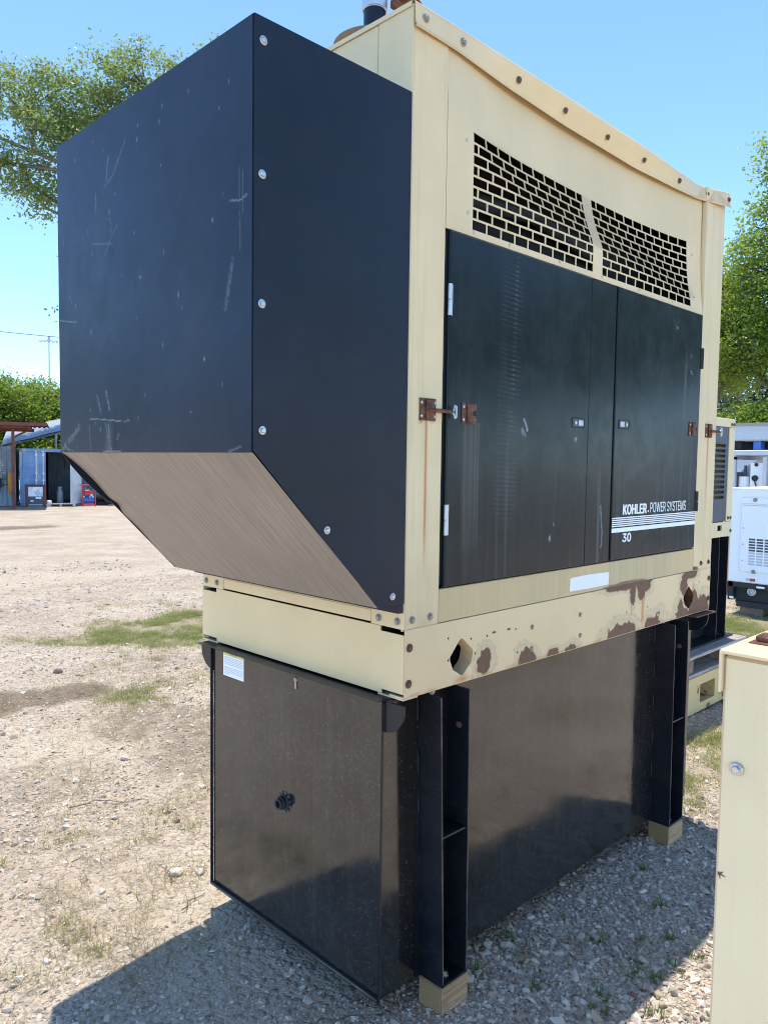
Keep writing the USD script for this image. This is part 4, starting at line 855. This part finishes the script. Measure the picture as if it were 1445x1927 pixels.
part('channel_leg', cat(bx(4.03, 4.037, GY0, GY0 + .09, .425, 1.148), bx(4.19, 4.197, GY0, GY0 + .09, .425, 1.148), bx(4.037, 4.19, GY0 + .084, GY0 + .09, .425, 1.148)), M['tank_flange'], k2)
part('base_angle', cat(bx(GX0, 4.05, GY0 - .02, GY0 + .08, .412, .424, .002), bx(GX0, 4.12, GY0 + .08, GY1, .412, .424)), M['tank_flange'], k2)
part('foot_gusset', cat(extr(Polygon([(4.197, .424), (4.29, .424), (4.29, .44), (4.21, .54), (4.197, .54)]), 'xz', GY0 + .03, GY0 + .037), bx(4.03, 4.30, GY0 - .02, GY0 + .08, .412, .4235, .002)), M['tank_flange'], k2)
pl = thing('pallet', 'weathered wooden pallet under the second fuel tank', 'pallet', (3.5, 1.2, .27))
for k in range(4): part('deck_board', bx(2.8, 4.34, GY0 - .10 + k * .28, GY0 + .04 + k * .28, .387, .4105, .003), M['pallet_brown' if k % 2 else 'pallet'], pl)
for k in range(3):
    for j in range(2): part('block', bx(2.85 + k * .50 + (.12 if k == 2 else 0), 2.99 + k * .50 + (.12 if k == 2 else 0), GY0 - .08 + j * .8, GY0 + .02 + j * .8, .288, .3865, .003), M['pallet_brown'], pl)
for k in range(2): part('bottom_board', bx(2.8, 4.34, GY0 - .10 + k * .8, GY0 + .06 + k * .8, .265, .2875, .003), M['pallet'], pl)
ys = thing('steel_skid', 'yellow painted steel skid beam with a rusty fork pocket, under the wooden pallet', 'steel skid', (3.5, 1.2, 0))
part('side_beam', extr(Polygon([(2.8, .02), (4.34, .02), (4.34, .262), (2.8, .262)], [[(3.56, .075), (3.80, .075), (3.80, .20), (3.56, .20)]]), 'xz', GY0 - .10, GY0 - .088), M['yellow_steel'], ys)
part('fork_pocket', cat(bx(3.56, 3.80, GY0 - .088, GY1, .066, .074), bx(3.56, 3.80, GY0 - .088, GY1, .201, .209), bx(3.801, 3.809, GY0 - .088, GY1, .066, .209), bx(3.551, 3.559, GY0 - .088, GY1, .066, .209)), M['yellow_steel'], ys)
part('far_beam', bx(2.8, 4.34, GY1 - .012, GY1, .02, .262), M['yellow_steel'], ys)
for x in (2.8, 4.24): part('runner', bx(x, x + .1, GY0 - .088, GY1 - .012, -.01, .262), M['yellow_steel'], ys)

# ------------------------------------------------------------------ white generator at right, machine and container behind it
WX, WY1, WY0 = 7.33, 1.95, .75
wg = thing('generator', 'white generator enclosure with a small grille and a black base, at the right edge', 'generator', (8.2, 1.35, .12))
part('body', cat(bx(WX, 9.3, WY0, WY1, .372, 1.418, .012)), M['white_enamel'], wg)
part('roof_rim', bx(WX - .012, 9.31, WY0 - .012, WY1 + .012, 1.405, 1.425, .006), M['white_enamel'], wg)
dp = part('door_panel', cat(bx(WX - .012, WX + .001, WY0 + .1, 1.828, .50, 1.235, .004), bx(WX - .010, WX + .001, WY0 + .1, 1.835, 1.25, 1.322, .004)), M['white_enamel'], wg)
part('trim_strip', bx(WX - .018, WX - .010, WY0 + .1, 1.835, 1.238, 1.252, .003), M['white'], dp)
for r_ in range(10):
    for c_ in range(5): part('grille_slot', bx(WX - .0128, WX - .0115, 1.735 - c_ * .083 - .068, 1.735 - c_ * .083, .575 + r_ * .0305, .575 + r_ * .0305 + .0205), M['grey_panel'] if r_ < 5 else M['slate'], dp)
for i, (y, z) in enumerate([(1.687, 1.297), (1.675, .505)]): part('bolt', bolt((WX - .013, y, z), (-1, 0, 0), .016, .012, i), M['bolt_old'], wg)
for (y, z) in [(1.80, .98), (1.80, .80), (1.80, .62)]: part('screw', lathe([(.008, 0), (.006, .004)], np.array([WX - .012, y, z]), (-1, 0, 0), 8), M['bolt_old'], wg)
part('red_label', bx(WX - .0015, WX, 1.655, 1.715, .395, .427), M['red'], wg)
part('small_label', bx(WX - .0015, WX, 1.722, 1.755, .395, .427), M['grey_panel'], wg)
bs = part('base', cat(bx(WX + .002, 9.29, WY0, WY0 + .06, .12, .37), bx(WX + .002, 9.29, WY1 - .06, WY1 - .002, .165, .37, .004), bx(WX + .002, WX + .03, WY0, WY1 - .002, .315, .37, .002), bx(WX + .06, 9.2, WY0 + .06, WY1 - .07, .13, .36), bx(WX + .004, 9.29, WY0, WY1 - .10, .10, .165, .004)), M['rubber'], wg)
cp = part('coupling', cat(lathe([(.046, 0), (.046, .02), (.036, .024), (.036, .05), (.030, .05), (.024, .02)], np.array([WX + .05, 1.70, .275]), (-1, -.1, 0), 20), bx(WX + .01, WX + .03, 1.685, 1.715, .315, .345, .003)), M['galv'], wg, smooth=40)
part('small_label', bx(WX - .0005, WX + .001, 1.555, 1.64, .328, .348), M['white'], wg)
part('small_label', bx(WX + .0005, WX + .0018, 1.88, 1.925, .18, .205), M['white'], wg)
solo('timber_block', bx(7.40, 7.9, 1.58, 1.83, -.02, .098, .005), M['pallet_brown'], 'brown timber block under the corner of the white generator', 'timber block')

tb = thing('bin', 'tan painted steel bin seen between the second generator and the white one', 'bin', (9.2, 2.7, .17))
part('bin_body', bx(8.6, 9.6, 2.42, 3.2, .18, .80, .01), simple('tan_paint', (.52, .38, .25), .6, 0, .1, 4), tb)
for x in (8.7, 9.4): part('foot', bx(x, x + .1, 2.5, 3.1, 0, .18), M['pallet_brown'], tb)

mc = thing('machine', 'open grey steel machine with a drum housing and hoses, behind the white generator', 'machine', (10.4, 2.4, 0))
for q_ in [(9.80, 9.86, 2.86, 2.92, .0, 1.80), (9.80, 9.86, 2.44, 2.49, 0, 1.80), (9.80, 9.86, 1.3, 1.36, 0, 1.8), (9.80, 11.0, 2.86, 2.92, 1.76, 1.82), (10.94, 11.0, 2.86, 2.92, 0, 1.8), (10.94, 11.0, 1.3, 1.36, 0, 1.8), (9.8, 11.0, 1.3, 1.36, 1.76, 1.82)]: part('frame_bar', bx(*q_), M['grey_light'], mc)
part('top_rail', cat(bx(9.78, 11.02, 1.28, 2.94, 1.82, 1.895, .006)), M['grey_light'], mc)
part('side_panel', cat(bx(9.90, 9.92, 2.47, 2.69, .3, 1.72, .004)), M['white_enamel'], mc)
dr_ = part('drum', cat(lathe([(.46, 0), (.46, .5)], np.array([10.05, 2.50, 1.32]), (1, 0, 0), 36)), M['grey_light'], mc, smooth=30)
part('gauge', cat(lathe([(.042, 0), (.042, .02), (.028, .022)], np.array([9.90, 2.62, 1.50]), (-1, 0, 0), 18)), M['rubber'], mc)
part('drain_pipe', tube([(9.88, 2.62, 1.46), (9.88, 2.60, 1.40), (9.88, 2.60, 1.2)], .010, 8), M['slate'], mc)
part('port', lathe([(.026, 0), (.026, .01)], np.array([9.90, 2.61, 1.69]), (-1, 0, 0), 14), M['rubber'], mc)
part('cylinder', lathe([(.072, 0), (.072, .30)], np.array([9.95, 2.785, 1.22]), (0, 0, 1), 20), M['white'], mc, smooth=40)
part('motor', cat(bx(9.98, 10.3, 2.80, 3.05, 1.2, 1.58, .01), bx(9.96, 10.0, 2.77, 2.80, 1.5, 1.68, .004)), M['slate'], mc)
part('hose', tube([(9.93, 2.96, 1.70), (9.92, 2.93, 1.62), (9.93, 2.95, 1.55), (9.98, 2.98, 1.52)], .022, 8), M['rust'], mc, smooth=40)
pt = thing('pallet', 'dark pallet with one blue block lying on top of the grey machine', 'pallet', (10.4, 2.1, 1.9))
for k in range(5): part('deck_board', bx(9.80 + k * .25, 9.98 + k * .25, 1.3, 2.93, 2.022, 2.045, .003), M['pallet'], pt)
for k, (y0, y1) in enumerate([(2.80, 2.93), (2.535, 2.635), (1.9, 2.0), (1.3, 1.4)]): part('block', bx(9.82, 9.96, y0, y1, 1.897, 2.02, .003), M['blue'] if k == 1 else M['dark'], pt)
part('bottom_board', bx(10.2, 10.8, 1.3, 2.93, 1.897, 2.02), M['dark'], pt)
ct = thing('shipping_container', 'plain grey container side behind the grey machine', 'container', (14.2, 1.0, 0))
part('wall', bx(13.0, 15.4, -5.0, 4.12, .15, 2.40), M['grey_panel'], ct)
part('top_rail', bx(12.97, 15.42, -5.0, 4.14, 2.40, 2.45), M['bolt_old'], ct)
part('floor_rail', bx(12.97, 15.42, -5.0, 4.14, 0.0, .15), M['bolt_old'], ct)

# ------------------------------------------------------------------ the far left: canopies and containers (own axes: x to the right, y away, z up from the yard)
YB = (CAM[0] + 36.9 * EN[0], CAM[1] + 36.9 * EN[1], -.462); YR = BEAR - math.pi / 2
def yard(name, label, cat_, dx=0.0, dy=0.0, group=None):
    c_, s_ = math.cos(YR), math.sin(YR)
    return thing(name, label, cat_, (YB[0] + dx * c_ - dy * s_, YB[1] + dx * s_ + dy * c_, YB[2]), YR, group, shift=False)
def corr(x0, x1, z0, z1, y, pitch=.18, amp=.035, axis='x'):
    """corrugated wall sheet in the plane y (axis x) or x (axis y)"""
    n_ = int(abs(x1 - x0) / pitch * 4) + 1; u = np.linspace(x0, x1, n_); ph = (np.arange(n_) % 4); d_ = np.where((ph == 1) | (ph == 2), amp, 0)
    P = np.concatenate([np.stack([u, y + d_, np.full(n_, z)], 1) for z in (z0, z1)]) if axis == 'x' else np.concatenate([np.stack([y + d_, u, np.full(n_, z)], 1) for z in (z0, z1)])
    f = [(i, i + 1, i + 1 + n_) for i in range(n_ - 1)] + [(i, i + 1 + n_, i + n_) for i in range(n_ - 1)]; f = np.array(f)
    P2 = P + ([0, .004, 0] if axis == 'x' else [.004, 0, 0]); return cat((P, f), (P2, f[:, ::-1]))
bc = yard('shipping_container', 'weathered blue shipping container with its right door open, under the canopies', 'container')
part('frame', cat(bx(-1.96, -1.84, -.02, .10, 0, 2.5), bx(.40, .52, -.02, .10, 0, 2.5), bx(-1.96, .52, -.02, .10, 2.36, 2.5), bx(-1.96, .52, -.02, .12, 0, .13), bx(-1.96, -1.90, .1, 6, 2.40, 2.5), bx(.46, .52, .1, 6, 2.40, 2.5)), M['cont_blue'], bc)
part('side_wall', cat(corr(.10, 6.0, .1, 2.42, -1.94, axis='y'), corr(.10, 6.0, .1, 2.42, .47, axis='y'), corr(-1.9, .5, .1, 2.42, 5.95)), M['cont_grey'], bc)
part('roof', bx(-1.96, .52, .1, 6, 2.44, 2.47), M['cont_grey'], bc)
part('floor', bx(-1.9, .46, .1, 6, .08, .12), M['pallet_brown'], bc)
d1 = part('door', cat(bx(-1.83, -.92, -.03, .02, .14, 2.35, .004), *[bx(-1.78, -.97, -.045, -.03, z, z + .10, .006) for z in (.55, .95, 1.20, 1.75)]), M['cont_blue'], bc, label='closed faded blue container door')
for x in (-1.30, -1.02): part('lock_bar', cat(lathe([(.022, 0), (.022, 2.35)], np.array([x, -.075, .08]), (0, 0, 1), 10), *[bx(x - .05, x + .05, -.09, -.03, z, z + .06) for z in (.3, 1.1, 1.4, 2.2)]), M['white'], d1)
# the open door folded back, seen at an angle
c_, s_ = math.cos(-1.05), math.sin(-1.05)
v, f = cat(bx(0, 1.1, -.03, .02, .14, 2.35, .004), *[bx(.06, 1.04, -.045, -.03, z, z + .10, .006) for z in (.55, .95, 1.20, 1.75)]); v = np.stack([.10 + .42 + (-v[:, 0] * .42), -.05 - v[:, 0] * .95 + v[:, 1] * .3, v[:, 2]], 1)
part('door', (v, f[:, ::-1]), M['cont_door'], bc, label='grey container door standing open')
v2_, f2_ = corr(0.05, 3.0, .15, 2.4, .42, .18, .05, axis='y')
part('inner_lining', corr(-.9, .42, .13, 2.38, 3.0, .17, .05), M['cont_grey'], bc)
lc = yard('shipping_container', 'blue grey corrugated container at the far left edge under the red brown canopy', 'container', -5.2, .4)
part('side_wall', corr(-4.0, 3.05, .12, 2.44, 0.0), M['cont_grey'], lc)
part('frame', cat(bx(2.95, 3.07, -.03, .09, 0, 2.56), bx(-4, 3.07, -.03, .06, 2.44, 2.58), bx(-4, 3.07, -.03, .06, 0, .13), bx(-4, 3.07, .06, 2.4, 2.45, 2.5), bx(3.0, 3.06, .06, 2.4, .1, 2.45)), M['cont_grey'], lc)
st2 = [bx(2.38 + .05 * (k % 3), 2.46 + .05 * (k % 3) + .05, -.012, -.003, 1.95 - k * .11, 2.01 - k * .11) for k in range(8)]
part('painted_mark', cat(*st2), M['cont_door'], lc)
# red brown canopy with posts
cn = yard('canopy', 'red brown steel canopy roof on posts at the far left', 'canopy', -4.4, -1.6)
rf = []; nseg = 40
u = np.linspace(-4.5, 3.62, nseg * 4 + 1); ph = np.arange(len(u)) % 4; dz = np.where((ph == 1) | (ph == 2), .05, 0)
P = np.concatenate([np.stack([u, np.full(len(u), y), z + dz], 1) for y, z in ((-1.6, 3.50), (3.6, 3.46))]); n_ = len(u)
f = np.array([(i, i + 1, i + 1 + n_) for i in range(n_ - 1)] + [(i, i + 1 + n_, i + n_) for i in range(n_ - 1)])
part('roof_sheet', cat((P, f), (P - [0, 0, .01], f[:, ::-1])), M['rust_roof'], cn)
part('fascia', bx(-4.5, 3.62, -1.62, -1.58, 3.36, 3.49), M['rust_roof'], cn)
for y in (-1.2, .6, 2.4): part('beam', bx(-4.5, 3.0, y, y + .12, 3.28 - (y + 1.6) * .01, 3.42 - (y + 1.6) * .01), M['rust_roof'], cn)
for x in (2.33, -1.5):
    part('post', cat(bx(x - .055, x + .055, -.6, -.49, 0, 3.28)), M['rust_roof'], cn)
    part('brace', tube([(x, -.55, 2.9), (x + .55, -.55, 3.2)], .04, 8), M['rust_roof'], cn)
# silver roof behind
sr = yard('shed', 'open shed with a pale sagging metal roof behind the blue container', 'shed', 0, 3.0)
def srf(U, V):
    z = 2.72 + (U + 2.7) * .33 + .10 * np.sin((U + 2.7) * 1.3) * 0 + V * .75 + .012 * np.sin(U * 5) - .10 * np.sin(np.pi * np.clip((U + 2.7) / 6.7, 0, 1))
    return np.stack([U, .2 + V * 3.5, z], -1)
v, f, _, _ = grid(np.linspace(-2.9, 6.0, 60), np.linspace(0, 1, 8), srf)
part('roof_sheet', cat((v, f), (v - [0, 0, .03], f[:, ::-1])), M['roof_grey'], sr, smooth=30)
part('roof_beam', tube([tuple(srf(np.array(a), np.array(.02)) - [0, 0, .08]) for a in np.linspace(-2.9, 6.0, 8)], .05, 6), M['bolt_old'], sr)
for x in (-.55, 2.2, 5.0): part('post', tube([(x, .3, 0), (x, .3, 2.7 + (x + 2.7) * .33 - .1)], .045, 8), M['bolt_old'], sr)
part('back_wall', corr(.6, 6.5, .02, 3.6, 3.4, .2, .04), M['cont_grey'], sr)
# sign box
sb = yard('display_crate', 'brown framed board with peeling white top and dark lower half, before the blue door', 'sign', -1.31, -.9)
for q_ in [(-.41, -.29, -.03, .5, 0, .95), (.29, .41, -.03, .5, 0, .95), (-.29, .29, .0, .5, .86, .95), (-.29, .29, .45, .5, 0, .86)]: part('frame_board', bx(*q_), M['rust_roof'], sb)
part('upper_face', bx(-.285, .285, -.015, .0, .47, .87), M['sign_white'], sb)
lf = part('lower_face', bx(-.285, .285, -.015, .0, .10, .465), M['sign_dark'], sb)
def text_front(s, x0, x1, z0, h, y): return text_xz(s, x0, x1, z0, h, y, True)
part('lettering', bx(.0, .22, -.018, -.015, .36, .45), M['sign_white'], lf); part('lettering', bx(-.20, -.08, -.018, -.015, .24, .31), M['sign_white'], lf); part('stripe', bx(-.27, .27, -.018, -.015, .12, .14), M['sign_white'], lf)
part('sill', bx(-.29, .29, -.06, 0, .0, .095), M['pallet_brown'], sb)
# small things in front of the containers
t = yard('strap_bundle', 'yellow orange straps hanging on the grey container wall', 'straps', -2.33, .33)
for k in range(4): part('strap', tube([(-.08 + .05 * k, -.02, 1.46 - .02 * k), (-.09 + .055 * k, -.05, 1.0), (-.07 + .045 * k + .02 * (k % 2), -.04, .50 + .06 * (k % 3))], .026, 6), M['yellow_rag'], t)
t = yard('wire_coil', 'dark tangled cables hanging on the grey container at the far left', 'cables', -2.85, .33)
rg = np.random.default_rng(12)
for k in range(9): a = rg.normal(size=(6, 3)) * [.16, .01, .22]; part('cable', tube([(q_[0], -.05 - abs(q_[1]), 1.05 + q_[2]) for q_ in a], .014, 5), M['rubber'], t)
part('hanger', bx(-.35, .35, -.06, -.01, 1.40, 1.45), M['bolt_old'], t)
t = yard('milk_can', 'tall grey metal can in the dark container doorway', 'can', -.37, .55)
part('can_body', lathe([(.13, .12), (.135, .15), (.135, .60), (.09, .72), (.09, .80), (.105, .80), (.105, .83)], np.zeros(3), (0, 0, 1), 20), M['grey_light'], t, smooth=40)
t = yard('bucket', 'small white round bucket beside the framed board', 'bucket', -.80, -.6)
part('bucket_body', lathe([(.09, .02), (.12, .24), (.125, .25), (.11, .25), (.08, .05)], np.zeros(3), (0, 0, 1), 18), M['white'], t, smooth=40)
part('lid', lathe([(.125, .25), (.06, .29)], np.zeros(3), (0, 0, 1), 18), M['white'], t, smooth=40)
t = yard('pallet', 'low grey pallet lying at the open container doorway', 'pallet', -.33, -.45)
for k in range(4): part('deck_board', bx(-.6, .6, -.4 + k * .22, -.24 + k * .22, .12, .145), M['cont_door'], t)
for x in (-.58, -.05, .48): part('stringer', bx(x, x + .10, -.4, .42, 0.0, .119), M['cont_door'], t)
t = yard('air_compressor', 'blue and red air compressor in a red tube frame', 'compressor', .80, -.2)
for sx in (-.24, .28):
    part('frame_tube', tube([(sx, -.3, 0), (sx, -.3, .95), (sx, .3, .95), (sx, .3, 0)], .028, 8), M['red'], t)
for y in (-.3, .3): part('frame_rail', cat(tube([(-.24, y, .93), (.28, y, .93)], .025, 8), tube([(-.24, y, .08), (.28, y, .08)], .025, 8)), M['red'], t)
part('air_tank', lathe([(.08, -.24), (.16, -.20), (.16, .20), (.08, .24)], np.array([0, -.05, .30]), (1, 0, 0), 20), M['blue'], t, smooth=40)
part('pump', cat(bx(-.16, .05, -.15, .12, .48, .72, .02), lathe([(.09, 0), (.09, .05)], np.array([.1, -.16, .62]), (0, -1, 0), 16)), M['red'], t)
part('air_filter', lathe([(.05, 0), (.05, .12)], np.array([.12, -.1, .46]), (0, 0, 1), 12), M['white'], t, smooth=40)
for k, (x, y, z, tilt, lb) in enumerate([(1.35, .3, .0, 0, 'bottom tyre of the dark pile right of the compressor'), (1.37, .28, .24, .1, 'upper tyre of the dark pile right of the compressor'), (1.75, -.2, .02, 1.3, 'tyre leaning upright at the right of the dark pile')]):
    t = yard('tyre', 'black ' + lb, 'tyre', x, y)
    a = np.linspace(0, 2 * np.pi, 9); pr = [(.24 + .10 * math.cos(q_), .11 + .11 * math.sin(q_)) for q_ in a]
    v, f = lathe(pr, np.zeros(3), (0, math.sin(tilt), math.cos(tilt)), 24, cap=False); part('tyre_body', (v + [0, 0, z + (.33 if tilt > 1 else 0)], f), M['rubber'], t, smooth=50)
# high mast light pole and the overhead wire
lp = thing('light_pole', 'tall thin light pole with a cross arm of floodlights rising above the trees', 'light pole', (20.55, 54.33, -.46))
part('pole', lathe([(.10, 0), (.05, 10.3)], np.array([20.55, 54.33, -.46]), (0, 0, 1), 10), M['galv'], lp, smooth=40)
for k in range(-2, 3): part('floodlight', cat(bx(20.47 + .27 * k * ER[0], 20.63 + .27 * k * ER[0], 54.25 + .27 * k * ER[1], 54.41 + .27 * k * ER[1], 9.74, 9.86, .02)), M['galv'], lp)
part('cross_arm', tube([(20.55 - .6 * ER[0], 54.33 - .6 * ER[1], 9.88), (20.55 + .6 * ER[0], 54.33 + .6 * ER[1], 9.88)], .035, 6), M['galv'], lp)
part('lamp_head', lathe([(.12, 0), (.08, .35)], np.array([20.55, 54.33, 9.8]), (0, 0, 1), 8), M['galv'], lp)
a, b_ = np.array([6.0, 43.6, 8.45]), np.array([26, 34.7, 7.95]); tt = np.linspace(0, 1, 24)
solo('overhead_wire', tube([tuple(a * (1 - q_) + b_ * q_ - [0, 0, 1.2 * q_ * (1 - q_)]) for q_ in tt], .017, 5), M['rubber'], 'single thin overhead wire crossing the sky at the left', 'wire')

# ------------------------------------------------------------------ trees
def tree(name, label, base, crowns, leaf, mat, seed, trunk_r=.2, nleaf=30000, clump=.4, group=None, fork_at=None, cat_='tree', per_=110):
    r = np.random.default_rng(seed); base = np.array(base, float)
    t = thing(name, label, cat_, base)
    vol = np.array([c[3] * c[4] * c[5] for c in crowns]) ** .75; cl = []
    ntot = max(20, int(nleaf / per_))
    for c, wt in zip(crowns, vol / vol.sum()):
        k = max(4, int(ntot * wt)); d = r.normal(size=(k, 3)); d /= np.linalg.norm(d, axis=1, keepdims=True)
        cl.append(np.array(c[:3]) + d * (r.random((k, 1)) ** .42) * np.array(c[3:6]))
    C0 = np.concatenate(cl); k = len(C0); per = nleaf // k
    w_ = np.clip(r.gamma(1.5, .66, k), .12, 2.6); cnt = np.maximum(8, (per * w_).astype(int)); idx = np.repeat(np.arange(k), cnt); n_ = len(idx)
    P = C0[idx] + r.normal(size=(n_, 3)) * clump * np.array([.62, .62, .40]) * np.sqrt(w_[idx])[:, None]
    nrm = r.normal(size=(n_, 3)) * .75 + [0, 0, .8]; nrm /= np.linalg.norm(nrm, axis=1, keepdims=True)
    ax = np.cross(nrm, r.normal(size=(n_, 3))); ax /= np.linalg.norm(ax, axis=1, keepdims=True); bi = np.cross(nrm, ax)
    s_ = leaf * r.uniform(.6, 1.3, n_)[:, None]
    v = np.stack([P - ax * s_ * .55, P + bi * s_ * .30 - nrm * s_ * .06, P + ax * s_ * .55, P - bi * s_ * .30 - nrm * s_ * .06], 1).reshape(-1, 3)
    o = np.arange(n_)[:, None] * 4; f = np.concatenate([o + [0, 1, 2], o + [0, 2, 3]])
    top = np.average(C0, axis=0); hz = top[2] - base[2]
    fork = base + [(top[0] - base[0]) * .25, (top[1] - base[1]) * .25, max(.25 * hz, min(.5 * hz, min(c[2] - c[5] for c in crowns) - base[2]))]
    if fork_at: fork[2] = base[2] + fork_at * hz
    ms = [tube([base - [0, 0, .1], base * .6 + fork * .4 + [trunk_r * .3, 0, 0], fork], [trunk_r * 1.25, trunk_r * .95, trunk_r * .8], 10)]
    lm = []
    for c in crowns:
        e_ = np.array(c[:3]) - [0, 0, c[5] * .35]; mid = fork * .5 + e_ * .5 + [0, 0, .08 * np.linalg.norm(e_ - fork)] + r.normal(size=3) * .08 * np.linalg.norm(e_ - fork)
        if c[3] < .6 and len(crowns) > 12: continue
        ms.append(tube([fork, fork * .7 + mid * .3, mid, mid * .4 + e_ * .6, e_], np.linspace(trunk_r * .62, trunk_r * .26, 5), 8)); lm += [fork * .3 + mid * .7, mid, mid * .5 + e_ * .5, e_]
    lm = np.array(lm)
    for q_ in C0[r.permutation(k)[:260]]:
        j = int(np.argmin(np.linalg.norm(lm - q_, axis=1))); s0 = lm[j]; m_ = (s0 + q_) / 2 + r.normal(size=3) * .10 * np.linalg.norm(q_ - s0)
        ms.append(tube([s0, m_, q_], [trunk_r * .16, trunk_r * .09, trunk_r * .035], 5, caps=False))
    part('trunk', cat(*ms), M['bark'], t, smooth=60)
    part('crown', (v, f), mat, t)
    return t
gt = lambda x, y: float(terrain(np.array(x), np.array(y)))
def oak(k, L):   # crown lobes, laid out for a tree 15 m away, moved out to its real distance
    return [(*(CAM + k * (np.array(c[:3]) - CAM)), *(k * np.array(c[3:]))) for c in L]
_b = CAM + 2.8 * (np.array([6.5, 11.85, 0]) - CAM); oak_base = (_b[0], _b[1], -.46)
tree('oak_tree', 'oak with small grey green leaves rising behind the black scoop', oak_base,
     oak(2.8, [(4.9, 12.3, 8.05, .95, .9, .70), (3.75, 12.6, 7.75, .85, .8, .65), (5.55, 11.9, 8.55, .75, .7, .55), (4.2, 12.3, 7.2, .9, .8, .5), (3.75, 12.6, 6.50, .55, .6, .42), (3.0, 12.9, 6.75, .6, .6, .3), (4.0, 12.5, 6.1, .38, .4, .35), (2.7, 12.9, 7.4, .7, .7, .6), (6.2, 11.6, 7.6, 1.1, 1.1, .9), (6.9, 11.3, 8.4, 1.2, 1.1, .9), (7.4, 11.1, 7.3, 1.2, 1.1, .8), (5.4, 12.2, 7.2, .7, .8, .6), (4.42, 12.33, 5.05, .16, .16, .25), (4.36, 12.36, 4.22, .12, .12, .16), (5.0, 12.2, 6.0, .5, .5, .4)]),
       .17, M['leaf_oak'], 3, .24, 66000, .46, fork_at=.62, per_=55)
for k, (x, y, hz_, rr, mt, lb) in enumerate([(14.2, 47.6, 6.6, 2.6, 'leaf_bright', 'leafy bright green tree at the far left behind the canopies'), (17.0, 47.0, 6.3, 2.4, 'leaf_bright', 'rounded bright green tree behind the silver shed roof'), (19.5, 45.6, 6.0, 2.5, 'leaf_mid', 'dark green tree beside the black scoop edge, near the light pole'), (11.0, 47.5, 7.0, 2.6, 'leaf_mid', 'dark green tree beyond the left end of the canopy')]):
    far_tree = tree('tree', lb, (x, y, gt(x, y)), [(x, y, hz_ - 1.6, rr, rr, 1.5), (x - rr * .5, y - .6, hz_ - 3.2, rr * .8, rr * .8, 1.3), (x + rr * .6, y - .4, hz_ - 3.0, rr * .8, rr * .8, 1.4), (x, y - 1, hz_ - 4.6, rr * 1.1, rr, 1.4), (x + .6, y + .3, hz_ - .7, rr * .5, rr * .5, .8)], .16, M[mt], 20 + k, .2, 36000, .55)
for k in range(5):
    x, y = 9.5 + k * 4.4, 52.5 - k * 1.7; tree('tree', ['deep green tree in the back row, at its left end', 'second deep green back row tree from the left', 'middle deep green tree of the back row', 'deep green back row tree behind the light pole', 'deep green tree in the back row, at its right end'][k], (x, y, gt(x, y)), [(x, y, 4.2, 2.6, 2.2, 1.6), (x - .8, y - .5, 2.4, 2.6, 2.2, 1.6), (x + .9, y, 1.2, 2.4, 2.0, 1.5)], .24, M['leaf_mid'], 30 + k, .2, 14000, .6)
tree('tree', 'tall airy tree with bright top leaves at the right edge', (17.9, 4.6, 0), [(17.5, 5.0, 8.6, .45, .5, .8), (17.55, 4.9, 7.3, .9, .9, .8), (17.4, 5.1, 6.3, 1.35, 1.2, .7), (17.6, 4.9, 5.3, 1.6, 1.4, .8), (17.3, 5.4, 4.4, 1.3, 1.2, .7), (18.6, 4.0, 6.4, 1.6, 1.4, 1.4), (18.2, 4.2, 8.2, .9, .9, .9), (17.9, 4.4, 4.2, 1.4, 1.2, .7)], .08, M['leaf_bright'], 41, .2, 62000, .25, per_=60)
row_tree = tree('tree', 'mid green tree just right of the near generator roof, behind the tall airy one', (18.6, 7.2, 0), [(18.4, 7.0, 6.2, 1.1, 1.1, .8), (18.3, 6.6, 5.2, 1.4, 1.2, .9), (18.8, 7.6, 5.6, 1.3, 1.2, 1.0), (18.2, 6.3, 4.2, 1.2, 1.0, .7), (19.2, 8.0, 4.2, 1.3, 1.2, .9)], .08, M['leaf_bright'], 42, .2, 48000, .27, per_=60)
tree('tree', 'grey green tree low in the gap beneath the tall right tree', (29, 9.2, 0), [(28.5, 9.0, 4.2, 2.4, 2.4, 1.5), (29.5, 7.5, 4.6, 2.2, 2.2, 1.6), (28.7, 10.5, 3.6, 2.2, 2.2, 1.6), (30, 6, 4.0, 2.5, 2.5, 1.8)], .17, M['leaf_grey'], 43, .25, 20000, .55)
tree('bush', 'bright sunlit bush rising over the grey container at the right', (16.4, 4.6, 0), [(16.3, 4.9, 2.35, 1.0, .9, .75), (16.4, 4.1, 2.5, .9, .8, .75), (16.3, 5.6, 2.2, .8, .8, .7), (16.6, 3.2, 2.3, 1.0, .9, .8), (16.5, 4.6, 1.2, 1.3, 1.2, .8)], .075, M['leaf_bright'], 44, .08, 34000, .30, cat_='bush')

# the two tree lines go on past the frame (the doors and the scoop mirror them)
for k, (b, d, rz) in enumerate([(9, 20, .8), (1, 19, 2.1), (-7, 21, 3.3), (-16, 18, 4.4), (-25, 20, 5.2), (-35, 19, .3), (-46, 20, 1.5)]):
    x, y = CAM[0] + d * math.cos(math.radians(b)), CAM[1] + d * math.sin(math.radians(b))
    copy_thing(row_tree, 'tree', (x, y, 0), rz, 'green tree of the row that goes on past the right edge, mirrored in the doors', 'tree', 'trees past the right edge of the picture')
for k, (b, d, rz) in enumerate([(80, 42, .5), (89, 40, 1.9), (98, 42, 3.0), (107, 39, 4.1), (116, 41, 5.5), (126, 40, .9), (137, 42, 2.4)]):
    x, y = CAM[0] + d * math.cos(math.radians(b)), CAM[1] + d * math.sin(math.radians(b))
    copy_thing(far_tree, 'tree', (x, y, gt(x, y)), rz, 'green tree of the row that goes on past the left edge, mirrored in the scoop', 'tree', 'trees past the left edge of the picture')
